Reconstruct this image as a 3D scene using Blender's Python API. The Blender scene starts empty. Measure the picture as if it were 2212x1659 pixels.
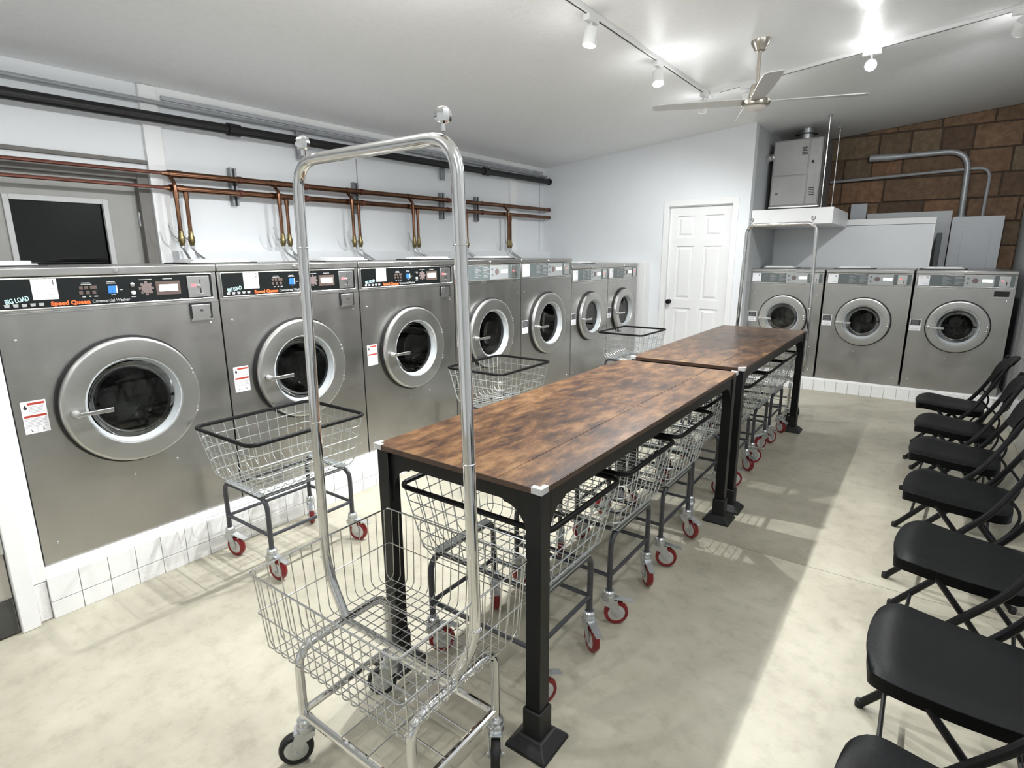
import bpy, bmesh, math, random
from math import pi, sin, cos, radians, atan2, hypot
from mathutils import Vector, Matrix
random.seed(7)
scene = bpy.context.scene
C = scene.collection

# ------------------------------------------------------------------ camera
F_PX, YAW, PITCH, ROLL = 1225.2533, -0.6322, 0.2251, -0.006
cam_data = bpy.data.cameras.new('camera')
cam = bpy.data.objects.new('camera', cam_data)
C.objects.link(cam)
fwd = Vector((sin(YAW)*cos(PITCH), cos(YAW)*cos(PITCH), -sin(PITCH)))
rt = Vector((cos(YAW), -sin(YAW), 0))
up = rt.cross(fwd)
r2 = rt*cos(ROLL) + up*sin(ROLL)
u2 = -rt*sin(ROLL) + up*cos(ROLL)
M = Matrix((r2, u2, -fwd)).transposed().to_4x4()
M.translation = Vector((0, 0, 1.5))
cam.matrix_world = M
cam_data.sensor_fit = 'HORIZONTAL'
cam_data.sensor_width = 36.0
cam_data.lens = F_PX/2212*36.0
cam_data.clip_start = 0.02
scene.camera = cam

# ------------------------------------------------------------------ world, exposure
world = bpy.data.worlds.new('night')
scene.world = world
world.use_nodes = True
world.node_tree.nodes['Background'].inputs[0].default_value = (0.02, 0.025, 0.035, 1)
world.node_tree.nodes['Background'].inputs[1].default_value = 0.3
scene.view_settings.view_transform = 'Standard'
scene.view_settings.look = 'None'
scene.view_settings.gamma = 1.0
scene.view_settings.use_curve_mapping = False
scene.view_settings.exposure = 0.94

# track lamps: (position, aim point, watts, cone degrees); the lights themselves are made with their heads
LAMPS = [
    # along the left track
    ((-1.75, -0.70, 2.83), (-2.2, -0.2, 0.2), 22, 158, 'white track spotlight behind the camera on the long left track'),
    ((-1.75, 0.75, 2.83), (-2.1, 1.0, 0.2), 14, 158, 'white track spotlight above the near chrome garment rack'),
    ((-1.75, 2.05, 2.83), (-2.3, 1.9, 0.2), 92, 158, 'white track spotlight over the near end of the near table'),
    ((-1.75, 3.17, 2.83), (-2.05, 2.8, 0.2), 98, 158, 'white track spotlight pointing down, nearest of those on the left track in view'),
    ((-1.75, 4.15, 2.83), (-1.1, 3.3, 0.2), 92, 158, 'white track spotlight tilted sideways, middle one on the left track in view'),
    ((-1.75, 5.15, 2.83), (-2.9, 6.3, 0.2), 56, 128, 'white track spotlight by the track corner facing the white door'),
    # along the cross track
    ((-1.42, 5.22, 2.86), (-0.8, 6.5, 0.0), 12, 90, 'white track spotlight half hidden behind the ceiling fan'),
    ((-0.56, 5.22, 2.93), (-0.10, 0.6, 1.2), 90, 64, 'glaring white track spotlight on the cross track right of the fan'),
    ((0.25, 5.22, 3.00), (-0.10, 7.6, 1.0), 46, 112, 'white track spotlight at the right edge of the picture'),
    # right track, out of view
    ((0.45, 3.3, 3.02), (0.2, 3.2, 0.2), 14, 130, 'white track spotlight above the middle of the chair row'),
    ((0.45, 1.4, 3.02), (0.1, 1.4, 0.4), 14, 130, 'white track spotlight above the nearest folding chairs'),
    ((0.45, -0.6, 3.02), (-0.6, 0.4, 0.6), 14, 130, 'white track spotlight behind the camera by the right wall'),
]

FILL_WATTS = (0.8, 8.0)          # added fill per lamp to lift the ceiling: weak in view, strong out of view

# ------------------------------------------------------------------ materials
def new_mat(name):
    m = bpy.data.materials.new(name)
    m.use_nodes = True
    nt = m.node_tree
    return m, nt, nt.nodes['Principled BSDF']

def noise(nt, scale, detail=4, rough=0.55, stretch=None, coord='Object'):
    tc = nt.nodes.new('ShaderNodeTexCoord')
    n = nt.nodes.new('ShaderNodeTexNoise')
    n.inputs['Scale'].default_value = scale
    n.inputs['Detail'].default_value = detail
    n.inputs['Roughness'].default_value = rough
    if stretch:
        mp = nt.nodes.new('ShaderNodeMapping')
        mp.inputs['Scale'].default_value = stretch
        nt.links.new(tc.outputs[coord], mp.inputs[0])
        nt.links.new(mp.outputs[0], n.inputs[0])
    else:
        nt.links.new(tc.outputs[coord], n.inputs[0])
    return n

def ramp(nt, fac, stops):
    r = nt.nodes.new('ShaderNodeValToRGB')
    el = r.color_ramp.elements
    while len(el) < len(stops):
        el.new(0.5)
    for e, (p, c) in zip(el, stops):
        e.position = p
        e.color = (c[0], c[1], c[2], 1)
    nt.links.new(fac, r.inputs[0])
    return r

def bump(nt, bsdf, height, strength, dist=0.01):
    b = nt.nodes.new('ShaderNodeBump')
    b.inputs['Strength'].default_value = strength
    b.inputs['Distance'].default_value = dist
    nt.links.new(height, b.inputs['Height'])
    nt.links.new(b.outputs[0], bsdf.inputs['Normal'])

def mat(name, col, rough=0.5, metal=0.0, var=0.06, scale=12, bmp=0.0, stretch=None, emit=0.0, spec=None, coat=0.0):
    m, nt, b = new_mat(name)
    n = noise(nt, scale, 4, 0.6, stretch)
    lo = tuple(max(0, c*(1-var)) for c in col)
    hi = tuple(min(1, c*(1+var)) for c in col)
    r = ramp(nt, n.outputs[0], [(0.3, lo), (0.7, hi)])
    nt.links.new(r.outputs[0], b.inputs['Base Color'])
    b.inputs['Roughness'].default_value = rough
    b.inputs['Metallic'].default_value = metal
    if spec is not None:
        b.inputs['Specular IOR Level'].default_value = spec
    if coat:
        b.inputs['Coat Weight'].default_value = coat
        b.inputs['Coat Roughness'].default_value = 0.1
    if bmp:
        bump(nt, b, n.outputs[0], bmp)
    if emit:
        b.inputs['Emission Color'].default_value = (col[0], col[1], col[2], 1)
        b.inputs['Emission Strength'].default_value = emit
    return m

def steel_mat(name, col, rough, var=0.08):
    m, nt, b = new_mat(name)
    n = noise(nt, 3.0, 5, 0.6)
    r = ramp(nt, n.outputs[0], [(0.3, tuple(c*(1-var) for c in col)), (0.7, tuple(min(1, c*(1+var)) for c in col))])
    nt.links.new(r.outputs[0], b.inputs['Base Color'])
    b.inputs['Metallic'].default_value = 1.0
    g = noise(nt, 5.0, 3, 0.5)
    rr = ramp(nt, g.outputs[0], [(0.3, (rough*0.85,)*3), (0.7, (rough*1.2,)*3)])
    nt.links.new(rr.outputs[0], b.inputs['Roughness'])
    fine = noise(nt, 30, 2, 0.5, (1, 1, 40))
    bump(nt, b, fine.outputs[0], 0.03, 0.002)
    return m

def floor_mat():
    m, nt, b = new_mat('concrete floor')
    n1 = noise(nt, 1.6, 6, 0.62)
    n2 = noise(nt, 12.0, 8, 0.7)
    r1 = ramp(nt, n1.outputs[0], [(0.32, (0.345, 0.322, 0.255)), (0.50, (0.43, 0.405, 0.322)), (0.68, (0.50, 0.475, 0.385))])
    r2 = ramp(nt, n2.outputs[0], [(0.34, (0.78, 0.77, 0.75)), (0.5, (0.97, 0.965, 0.95)), (0.62, (1, 1, 1))])
    mx = nt.nodes.new('ShaderNodeMix')
    mx.data_type = 'RGBA'; mx.blend_type = 'MULTIPLY'
    mx.inputs[0].default_value = 0.75
    nt.links.new(r1.outputs[0], mx.inputs[6])
    nt.links.new(r2.outputs[0], mx.inputs[7])
    nt.links.new(mx.outputs[2], b.inputs['Base Color'])
    b.inputs['Roughness'].default_value = 0.42
    b.inputs['Specular IOR Level'].default_value = 0.35
    bump(nt, b, n2.outputs[0], 0.06, 0.004)
    return m

def wood_mat():
    m, nt, b = new_mat('rustic wood laminate')
    n1 = noise(nt, 9.0, 9, 0.74, (2.1, 0.75, 1)); n1.inputs['Distortion'].default_value = 0.2
    n2 = noise(nt, 26, 6, 0.7, (2.4, 0.5, 1))
    n3 = noise(nt, 1.6, 3, 0.5, (1.6, 0.9, 1))
    ad = nt.nodes.new('ShaderNodeMath'); ad.operation = 'MULTIPLY_ADD'
    ad.inputs[1].default_value = 0.30
    nt.links.new(n2.outputs[0], ad.inputs[0]); nt.links.new(n1.outputs[0], ad.inputs[2])
    ad2 = nt.nodes.new('ShaderNodeMath'); ad2.operation = 'MULTIPLY_ADD'
    ad2.inputs[1].default_value = 0.35
    nt.links.new(n3.outputs[0], ad2.inputs[0]); nt.links.new(ad.outputs[0], ad2.inputs[2])
    r = ramp(nt, ad2.outputs[0], [(0.66, (0.020, 0.010, 0.0065)), (0.76, (0.056, 0.026, 0.012)), (0.85, (0.112, 0.054, 0.022)), (0.97, (0.19, 0.104, 0.045))])
    nt.links.new(r.outputs[0], b.inputs['Base Color'])
    b.inputs['Roughness'].default_value = 0.30
    b.inputs['Specular IOR Level'].default_value = 0.26
    bump(nt, b, n2.outputs[0], 0.04, 0.003)
    return m

def thin_glass(name, tint, refl=1.0):
    m = bpy.data.materials.new(name); m.use_nodes = True
    nt = m.node_tree; nt.nodes.clear()
    out = nt.nodes.new('ShaderNodeOutputMaterial')
    tr = nt.nodes.new('ShaderNodeBsdfTransparent')
    n = noise(nt, 2.0, 2)
    r = ramp(nt, n.outputs[0], [(0.3, tuple(c*0.96 for c in tint)), (0.7, tint)])
    nt.links.new(r.outputs[0], tr.inputs[0])
    gl = nt.nodes.new('ShaderNodeBsdfGlossy'); gl.inputs['Roughness'].default_value = 0.03
    fr = nt.nodes.new('ShaderNodeFresnel'); fr.inputs[0].default_value = 1.5
    mu = nt.nodes.new('ShaderNodeMath'); mu.operation = 'MULTIPLY'; mu.inputs[1].default_value = refl
    nt.links.new(fr.outputs[0], mu.inputs[0])
    mx = nt.nodes.new('ShaderNodeMixShader')
    nt.links.new(mu.outputs[0], mx.inputs[0])
    nt.links.new(tr.outputs[0], mx.inputs[1]); nt.links.new(gl.outputs[0], mx.inputs[2])
    nt.links.new(mx.outputs[0], out.inputs[0])
    return m

def lamp_mat(name, col, strength):
    m, nt, b = new_mat(name)
    n = noise(nt, 4, 1)
    r = ramp(nt, n.outputs[0], [(0.2, col), (0.8, col)])
    nt.links.new(r.outputs[0], b.inputs['Base Color'])
    nt.links.new(r.outputs[0], b.inputs['Emission Color'])
    b.inputs['Emission Strength'].default_value = strength
    return m

def brick_mat():
    m, nt, b = new_mat('old clay block')
    oi = nt.nodes.new('ShaderNodeObjectInfo')
    r0 = ramp(nt, oi.outputs['Random'], [(0.0, (0.12, 0.078, 0.053)), (0.3, (0.22, 0.135, 0.078)), (0.55, (0.155, 0.112, 0.07)), (0.8, (0.27, 0.145, 0.08)), (1.0, (0.18, 0.148, 0.095))])
    n = noise(nt, 16, 6, 0.7)
    r1 = ramp(nt, n.outputs[0], [(0.3, (0.55, 0.52, 0.5)), (0.7, (1.1, 1.1, 1.1))])
    mx = nt.nodes.new('ShaderNodeMix'); mx.data_type = 'RGBA'; mx.blend_type = 'MULTIPLY'
    mx.inputs[0].default_value = 1.0
    nt.links.new(r0.outputs[0], mx.inputs[6]); nt.links.new(r1.outputs[0], mx.inputs[7])
    nt.links.new(mx.outputs[2], b.inputs['Base Color'])
    b.inputs['Roughness'].default_value = 0.85
    bump(nt, b, n.outputs[0], 0.6, 0.01)
    return m

MT = {}
MT.update({
    'floor': floor_mat(),
    'joint': mat('floor joint dark', (0.32, 0.30, 0.27), 0.8),
    'wall': mat('white wall paint', (0.80, 0.825, 0.845), 0.55, var=0.015, scale=3, bmp=0.02),
    'ceiling': mat('semi gloss ceiling paint', (0.88, 0.885, 0.885), 0.42, var=0.02, scale=26, bmp=0.14, spec=0.35),
    'trim': mat('white gloss trim', (0.86, 0.865, 0.865), 0.38, var=0.012, scale=5),
    'grey_wall': mat('pale grey wall paint', (0.52, 0.54, 0.55), 0.55, var=0.03, scale=4),
    'tile': mat('white glazed tile', (0.88, 0.885, 0.88), 0.16, var=0.015, scale=7),
    'grout': mat('pale grout', (0.62, 0.62, 0.61), 0.8, var=0.06, scale=30),
    'mortar': mat('rough white mortar', (0.82, 0.81, 0.80), 0.85, var=0.08, scale=22, bmp=0.5),
    'walltile': mat('pale grey wall tile', (0.56, 0.575, 0.58), 0.13, var=0.05, scale=5),
    'steel': steel_mat('brushed stainless steel', (0.465, 0.46, 0.445), 0.34),
    'steel_light': steel_mat('bright stainless trim', (0.66, 0.66, 0.65), 0.26, 0.04),
    'steel_door': steel_mat('satin stainless door', (0.53, 0.53, 0.515), 0.36, 0.05),
    'drum': mat('perforated drum steel', (0.42, 0.42, 0.41), 0.30, 1.0, var=0.2, scale=40),
    'chrome': mat('polished chrome', (0.78, 0.78, 0.78), 0.07, 1.0, var=0.02),
    'chrome_wire': mat('chromed wire', (0.66, 0.66, 0.65), 0.18, 1.0, var=0.05),
    'zinc': mat('galvanised wire', (0.62, 0.65, 0.655), 0.32, 0.85, var=0.10, scale=30),
    'zincplate': mat('galvanised plate', (0.60, 0.62, 0.63), 0.30, 0.9, var=0.10, scale=25),
    'gunmetal': mat('dark grey painted tube', (0.06, 0.062, 0.07), 0.38, 0.3, var=0.08),
    'vinyl': mat('black vinyl sleeve', (0.0045, 0.0045, 0.005), 0.46, var=0.1, spec=0.2),
    'rubber': mat('black rubber', (0.007, 0.007, 0.007), 0.55, var=0.15),
    'redwheel': mat('red polyurethane', (0.22, 0.010, 0.013), 0.35, var=0.12),
    'hub': mat('pale grey wheel hub', (0.55, 0.54, 0.52), 0.45, var=0.08),
    'black_metal': mat('black powder coated metal', (0.005, 0.005, 0.0055), 0.40, var=0.15, scale=40, spec=0.3),
    'black_plastic': mat('charcoal chair plastic', (0.004, 0.0043, 0.0046), 0.42, var=0.12, scale=140, bmp=0.10, spec=0.09),
    'wood': wood_mat(),
    'wood_edge': mat('dark brown edge band', (0.055, 0.030, 0.018), 0.45, var=0.3, scale=18, stretch=(1, 6, 1)),
    'clear': mat('clear plastic guard', (0.80, 0.80, 0.79), 0.12, var=0.02),
    'glass': thin_glass('smoked door glass', (0.62, 0.63, 0.62), 1.2),
    'pane': thin_glass('window glass', (0.55, 0.56, 0.56), 1.0),
    'panel_black': mat('black control panel film', (0.006, 0.008, 0.008), 0.22, var=0.1),
    'panel_teal': mat('slate green control panel film', (0.12, 0.145, 0.145), 0.35, var=0.05),
    'panel_grey': mat('silver grey control panel film', (0.42, 0.44, 0.44), 0.35, 0.3, var=0.04),
    'gasket': mat('black door gasket', (0.008, 0.008, 0.008), 0.5, var=0.1),
    'seal': mat('pale grey rubber seal', (0.50, 0.53, 0.545), 0.40, var=0.05),
    'paper': mat('white sticker paper', (0.86, 0.86, 0.88), 0.5, var=0.01),
    'ink': mat('black ink', (0.03, 0.03, 0.035), 0.6),
    'greyink': mat('grey ink', (0.42, 0.42, 0.45), 0.6),
    'redink': mat('red ink', (0.42, 0.045, 0.025), 0.6),
    'orange': mat('orange lettering', (0.80, 0.13, 0.035), 0.5, emit=0.15),
    'whiteink': mat('white lettering', (0.75, 0.76, 0.76), 0.5),
    'greylet': mat('grey lettering', (0.36, 0.36, 0.36), 0.5),
    'cyan': mat('pale cyan marker', (0.50, 0.80, 0.83), 0.6),
    'blue': mat('blue key', (0.03, 0.15, 0.58), 0.4, emit=0.25),
    'brownkey': mat('brown key', (0.10, 0.07, 0.06), 0.5),
    'dial': mat('mauve grey dial', (0.17, 0.13, 0.125), 0.5),
    'lcd': lamp_mat('lit display', (1.0, 0.98, 0.90), 1.1),
    'redled': lamp_mat('red numerals', (1.0, 0.08, 0.09), 1.6),
    'copper': mat('aged copper pipe', (0.175, 0.088, 0.052), 0.26, 0.95, var=0.30, scale=8),
    'copper_red': mat('dull copper pipe', (0.15, 0.058, 0.043), 0.40, 0.7, var=0.25, scale=8),
    'brass': mat('aged brass', (0.22, 0.175, 0.085), 0.35, 0.9, var=0.2, scale=25),
    'braid': mat('braided steel hose', (0.40, 0.41, 0.42), 0.35, 0.9, var=0.25, scale=160),
    'iron': mat('black iron pipe', (0.009, 0.009, 0.0095), 0.48, 0.2, var=0.4, scale=14, bmp=0.1),
    'conduit': mat('grey conduit', (0.36, 0.375, 0.385), 0.42, 0.35, var=0.12, scale=14),
    'strut': mat('galvanised strut', (0.30, 0.31, 0.32), 0.4, 0.8, var=0.12, scale=20),
    'door_grey': mat('warm grey door paint', (0.33, 0.325, 0.305), 0.5, var=0.05, scale=5),
    'door_frame': mat('brown grey door frame', (0.17, 0.16, 0.145), 0.55, var=0.12, scale=7),
    'door_trim_light': mat('light grey glazing frame', (0.52, 0.53, 0.52), 0.45, var=0.04),
    'outside': mat('dark night backdrop', (0.01, 0.011, 0.012), 0.8),  # near-black colour standing in for the darkness of night
    'kick': mat('dark kick plate', (0.055, 0.055, 0.05), 0.55, var=0.2),
    'beige': mat('beige painted panel', (0.42, 0.39, 0.34), 0.55, var=0.05),
    'furnace': mat('grey furnace sheet metal', (0.30, 0.30, 0.29), 0.42, 0.45, var=0.06, scale=6),
    'furnace_dark': mat('dark furnace flank', (0.12, 0.12, 0.12), 0.5, 0.3, var=0.1),
    'foil': mat('crinkled foil duct', (0.70, 0.70, 0.70), 0.22, 1.0, var=0.1, scale=40, bmp=0.6),
    'duct': mat('galvanised duct', (0.42, 0.44, 0.45), 0.35, 0.9, var=0.08),
    'boxgrey': mat('grey electrical enclosure', (0.42, 0.44, 0.46), 0.45, 0.1, var=0.03, scale=4),
    'darkgreen': mat('dark green cabinet', (0.025, 0.035, 0.035), 0.4),
    'brick': brick_mat(),
    'brickmortar': mat('brown mortar', (0.075, 0.055, 0.042), 0.95, var=0.3, scale=24, bmp=0.6),
    'nickel': mat('brushed nickel', (0.46, 0.42, 0.36), 0.26, 1.0, var=0.08, scale=14),
    'blade': mat('pale fan blade', (0.62, 0.62, 0.61), 0.4, 0.2, var=0.03),
    'frosted': mat('frosted fan light', (0.80, 0.77, 0.73), 0.4),
    'lamp_white': mat('white lamp housing', (0.80, 0.80, 0.79), 0.4, var=0.01),
    'lens': lamp_mat('lit lamp lens', (1.0, 0.98, 0.95), 30.0),
    'slot': mat('black slot', (0.01, 0.01, 0.01), 0.6),
    'paint_marker': mat('white bottle plastic', (0.80, 0.81, 0.81), 0.4),
    'insul': mat('yellow fibre', (0.45, 0.36, 0.16), 0.9, var=0.3, scale=40),
})
MT['clear'].node_tree.nodes['Principled BSDF'].inputs['Alpha'].default_value = 0.45

# ------------------------------------------------------------------ mesh helpers
class MB:
    def __init__(self):
        self.v = []; self.f = []
    def add(self, vs, fs):
        o = len(self.v)
        self.v += [tuple(p) for p in vs]
        self.f += [tuple(i+o for i in f) for f in fs]
        return self
    def box(self, x0, x1, y0, y1, z0, z1):
        return self.add([(x0, y0, z0), (x1, y0, z0), (x1, y1, z0), (x0, y1, z0), (x0, y0, z1), (x1, y0, z1), (x1, y1, z1), (x0, y1, z1)],
                        [(0, 3, 2, 1), (4, 5, 6, 7), (0, 1, 5, 4), (1, 2, 6, 5), (2, 3, 7, 6), (3, 0, 4, 7)])
    def hexa(self, lo, hi):
        # two quads (lower, upper), each four points counter clockwise
        return self.add(list(lo)+list(hi), [(0, 3, 2, 1), (4, 5, 6, 7), (0, 1, 5, 4), (1, 2, 6, 5), (2, 3, 7, 6), (3, 0, 4, 7)])
    def prism(self, poly, axis, a0, a1):
        n = len(poly)
        def P(p, a):
            if axis == 'x': return (a, p[0], p[1])
            if axis == 'y': return (p[0], a, p[1])
            return (p[0], p[1], a)
        vs = [P(p, a0) for p in poly]+[P(p, a1) for p in poly]
        fs = [tuple(range(n))[::-1], tuple(range(n, 2*n))]
        fs += [(i, (i+1) % n, n+(i+1) % n, n+i) for i in range(n)]
        return self.add(vs, fs)
    def tube(self, pts, r, n=8, closed=False, cap=True, rad=None):
        pts = [Vector(p) for p in pts]
        m = len(pts)
        tang = []
        for i in range(m):
            if closed:
                a = pts[(i-1) % m]; b = pts[(i+1) % m]
            else:
                a = pts[max(0, i-1)]; b = pts[min(m-1, i+1)]
            t = (b-a)
            tang.append(t.normalized() if t.length > 1e-9 else Vector((0, 0, 1)))
        ref = Vector((0, 0, 1)) if abs(tang[0].z) < 0.9 else Vector((1, 0, 0))
        nrm = tang[0].cross(ref).normalized()
        vs = []
        for i in range(m):
            t = tang[i]
            nrm = (nrm - t*nrm.dot(t))
            nrm = nrm.normalized() if nrm.length > 1e-6 else t.orthogonal().normalized()
            bn = t.cross(nrm)
            rr = rad[i] if rad else r
            for k in range(n):
                a = 2*pi*k/n
                vs.append(pts[i]+nrm*(rr*cos(a))+bn*(rr*sin(a)))
        fs = []
        for i in range(m if closed else m-1):
            j = (i+1) % m
            for k in range(n):
                l = (k+1) % n
                fs.append((i*n+k, i*n+l, j*n+l, j*n+k))
        if cap and not closed:
            fs.append(tuple(range(n))[::-1])
            fs.append(tuple((m-1)*n+k for k in range(n)))
        return self.add(vs, fs)
    def lathe(self, prof, origin=(0, 0, 0), axis='z', n=32, closed=False):
        # prof: list of (radius, height along axis)
        o = Vector(origin)
        vs = []
        for (r, h) in prof:
            for k in range(n):
                a = 2*pi*k/n
                c, s = r*cos(a), r*sin(a)
                if axis == 'z': p = (c, s, h)
                elif axis == 'y': p = (c, h, s)
                else: p = (h, c, s)
                vs.append(o+Vector(p))
        fs = []
        m = len(prof)
        for i in range(m if closed else m-1):
            j = (i+1) % m
            for k in range(n):
                l = (k+1) % n
                fs.append((i*n+k, i*n+l, j*n+l, j*n+k))
        if not closed:
            if prof[0][0] > 1e-6: fs.append(tuple(range(n))[::-1])
            if prof[-1][0] > 1e-6: fs.append(tuple((m-1)*n+k for k in range(n)))
        return self.add(vs, fs)
    def mesh(self, name, material, angle=35, smooth=True):
        me = bpy.data.meshes.new(name)
        me.from_pydata(self.v, [], self.f)
        bm = bmesh.new(); bm.from_mesh(me)
        bmesh.ops.remove_doubles(bm, verts=bm.verts, dist=1e-6)
        bmesh.ops.recalc_face_normals(bm, faces=bm.faces)
        bm.to_mesh(me); bm.free()
        me.materials.append(MT[material] if isinstance(material, str) else material)
        if smooth:
            for p in me.polygons: p.use_smooth = True
            me.set_sharp_from_angle(angle=radians(angle))
        me.update()
        return me
    def build(self, name, material, parent=None, bevel=0, loc=None, rot=None, angle=35, smooth=True, segs=2):
        return place(name, self.mesh(name, material, angle, smooth), parent, bevel, loc, rot, segs)

def place(name, me, parent=None, bevel=0, loc=None, rot=None, segs=2):
    o = bpy.data.objects.new(name, me)
    C.objects.link(o)
    if parent: o.parent = parent
    if loc: o.location = loc
    if rot: o.rotation_euler = rot
    if bevel:
        b = o.modifiers.new('bevel', 'BEVEL')
        b.width = bevel; b.segments = segs; b.limit_method = 'ANGLE'; b.angle_limit = radians(40)
        b.harden_normals = False
    return o

def tag(o, label, cat, group=None):
    o['label'] = label; o['category'] = cat
    if group: o['group'] = group
    return o

def thing(name, label, cat, loc=(0, 0, 0), rz=0.0, group=None):
    o = bpy.data.objects.new(name, None)
    o.empty_display_size = 0.1
    C.objects.link(o)
    o.location = loc; o.rotation_euler = (0, 0, rz)
    return tag(o, label, cat, group)

def struct(o):
    o['kind'] = 'structure'
    return o

def stuff(o):
    o['kind'] = 'stuff'
    return o

def copy_tree(o, parent=None):
    c = o.copy(); C.objects.link(c)
    c.parent = parent
    for ch in o.children:
        copy_tree(ch, c)
    return c

def arc(c, r, a0, a1, n, plane='xz', off=0.0):
    out = []
    for i in range(n+1):
        a = a0+(a1-a0)*i/n
        p, q = c[0]+r*cos(a), c[1]+r*sin(a)
        if plane == 'xz': out.append((p, off, q))
        elif plane == 'yz': out.append((off, p, q))
        else: out.append((p, q, off))
    return out

def rrect(hx, hy, r, z, n=4, cx=0, cy=0):
    pts = []
    for (sx, sy, a) in ((1, 1, 0), (-1, 1, pi/2), (-1, -1, pi), (1, -1, 1.5*pi)):
        for i in range(n+1):
            t = a+pi/2*i/n
            pts.append((cx+sx*(hx-r)+r*cos(t), cy+sy*(hy-r)+r*sin(t), z))
    return pts

def fillet(path, r, n=5):
    """round the inner corners of a polyline"""
    P = [Vector(p) for p in path]
    out = [P[0]]
    for i in range(1, len(P)-1):
        a, b, c = P[i-1], P[i], P[i+1]
        d1 = (a-b); d2 = (c-b)
        l = min(r, d1.length*0.49, d2.length*0.49)
        p0 = b+d1.normalized()*l; p1 = b+d2.normalized()*l
        for k in range(n+1):
            t = k/n
            out.append(p0*(1-t)**2+b*2*t*(1-t)+p1*t*t)
    out.append(P[-1])
    return out

_tcache = {}
def text_mesh(body, size, material, extrude=0.0004, offset=0.0, shear=0.0):
    key = (body, size, material, extrude, offset, shear)
    if key in _tcache: return _tcache[key]
    cu = bpy.data.curves.new('lettering', 'FONT')
    cu.body = body; cu.size = size; cu.extrude = extrude; cu.offset = offset; cu.shear = shear
    cu.align_x = 'CENTER'; cu.align_y = 'CENTER'
    cu.resolution_u = 3
    ob = bpy.data.objects.new('lettering_tmp', cu)
    C.objects.link(ob)
    dg = bpy.context.evaluated_depsgraph_get()
    me = bpy.data.meshes.new_from_object(ob.evaluated_get(dg))
    bpy.data.objects.remove(ob)
    bpy.data.curves.remove(cu)
    me.materials.clear(); me.materials.append(MT[material])
    _tcache[key] = me
    return me

def text(name, body, size, material, parent, x, y, z, width=None, tilt=0.0, offset=0.0, shear=0.0):
    """flat lettering facing local -Y"""
    me = text_mesh(body, size, material, 0.0004, offset, shear)
    o = place(name, me, parent, 0, (x, y, z), (pi/2, -tilt, 0))
    if width:
        xs = [v.co.x for v in me.vertices]
        o.scale = (width/(max(xs)-min(xs)), 1, 1)
    return o

# ------------------------------------------------------------------ room shell
XW, YD, YBR, XR = -4.37, 6.70, 8.50, 0.70
def ceil_z(x): return 2.60+0.088*(x-XW)
Y0 = -2.6

fl = struct(MB().box(XW-0.1, XR+0.1, Y0-0.1, YBR+0.1, -0.12, -0.03).build('floor', 'joint', smooth=False))
for (a, b) in ((Y0-0.1, 2.8755), (2.8785, YBR+0.1)):
    MB().box(XW-0.1, XR+0.1, a, b, -0.03, 0.0).build('slab', 'floor', fl, smooth=False)

# sloping ceiling
x0, x1, y0, y1 = XW-0.15, XR+0.15, Y0-0.15, YBR+0.15
ce = MB().hexa([(x0, y0, ceil_z(x0)), (x1, y0, ceil_z(x1)), (x1, y1, ceil_z(x1)), (x0, y1, ceil_z(x0))],
               [(x0, y0, ceil_z(x0)+0.1), (x1, y0, ceil_z(x1)+0.1), (x1, y1, ceil_z(x1)+0.1), (x0, y1, ceil_z(x0)+0.1)])
struct(ce.build('ceiling', 'ceiling', smooth=False))

# left wall with a door opening y 0.86..1.78, z 0..2.0
wl = MB()
wl.box(XW-0.12, XW, Y0-0.1, 0.84, 0, 2.7)
wl.box(XW-0.12, XW, 0.84, 1.80, 2.04, 2.7)
wl.box(XW-0.12, XW, 1.80, YD+0.1, 0, 2.7)
struct(wl.build('wall_left', 'wall', smooth=False))
# pilasters, header board and seams on the left wall
tl = MB().box(XW, XW+0.03, 1.82, 1.93, 0, 2.60)
struct(tl.build('trim_1', 'trim', bevel=0.003))
struct(MB().box(XW, XW+0.03, 5.92, 6.05, 0, 2.60).build('trim_2', 'trim', bevel=0.003))
struct(MB().box(XW, XW+0.028, 1.93, 5.92, 2.50, 2.602).build('trim_3', 'trim', bevel=0.003))
struct(MB().box(XW, XW+0.028, 6.05, YD, 2.50, 2.602).build('trim_4', 'trim', bevel=0.003))
struct(MB().box(XW, XW+0.006, 3.583, 3.591, 1.53, 2.50).build('trim_5', 'greyink'))
struct(MB().box(XW, XW+0.006, 6.60, 6.608, 1.53, 2.50).build('trim_6', 'greyink'))
# low ledge behind the washers
struct(MB().box(XW, XW+0.12, 1.90, YD, 0, 1.535).build('trim_7', 'wall', bevel=0.003))

# back wall with the white door, opening x -2.60..-1.88
wb = MB()
wb.box(XW-0.1, -2.605, YD, YD+0.12, 0, 2.95)
wb.box(-2.605, -1.875, YD, YD+0.12, 2.03, 2.95)
wb.box(-1.875, -1.70, YD, YD+0.12, 0, 2.95)
struct(wb.build('wall_back', 'wall', smooth=False))
struct(MB().box(-1.82, -1.70, YD+0.12, YBR+0.1, 0, 2.95).build('wall_alcove', 'grey_wall', smooth=False))
# room behind the white door stays closed off
struct(MB().box(-2.75, -1.83, YD+0.5, YD+0.56, 0, 2.9).build('wall_closet', 'wall', smooth=False))

# right wall, painted above a tiled lower part
wr = struct(MB().box(XR, XR+0.12, Y0-0.1, YBR+0.1, 0, 3.2).build('wall_right', 'grey_wall', smooth=False))
gr = MB().box(XR-0.006, XR, 2.4, 7.2, 0, 1.24).build('grout_bed', 'trim', wr, smooth=False)
tm = MB().box(-0.008, 0, 0.0025, 0.2975, 0.0025, 0.2975).mesh('tile', 'walltile')
for i in range(16):
    for j in range(4):
        place('tile', tm, wr, 0.0015, (XR-0.006, 2.4+0.3*i, 0.02+0.3*j), segs=1)
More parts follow.
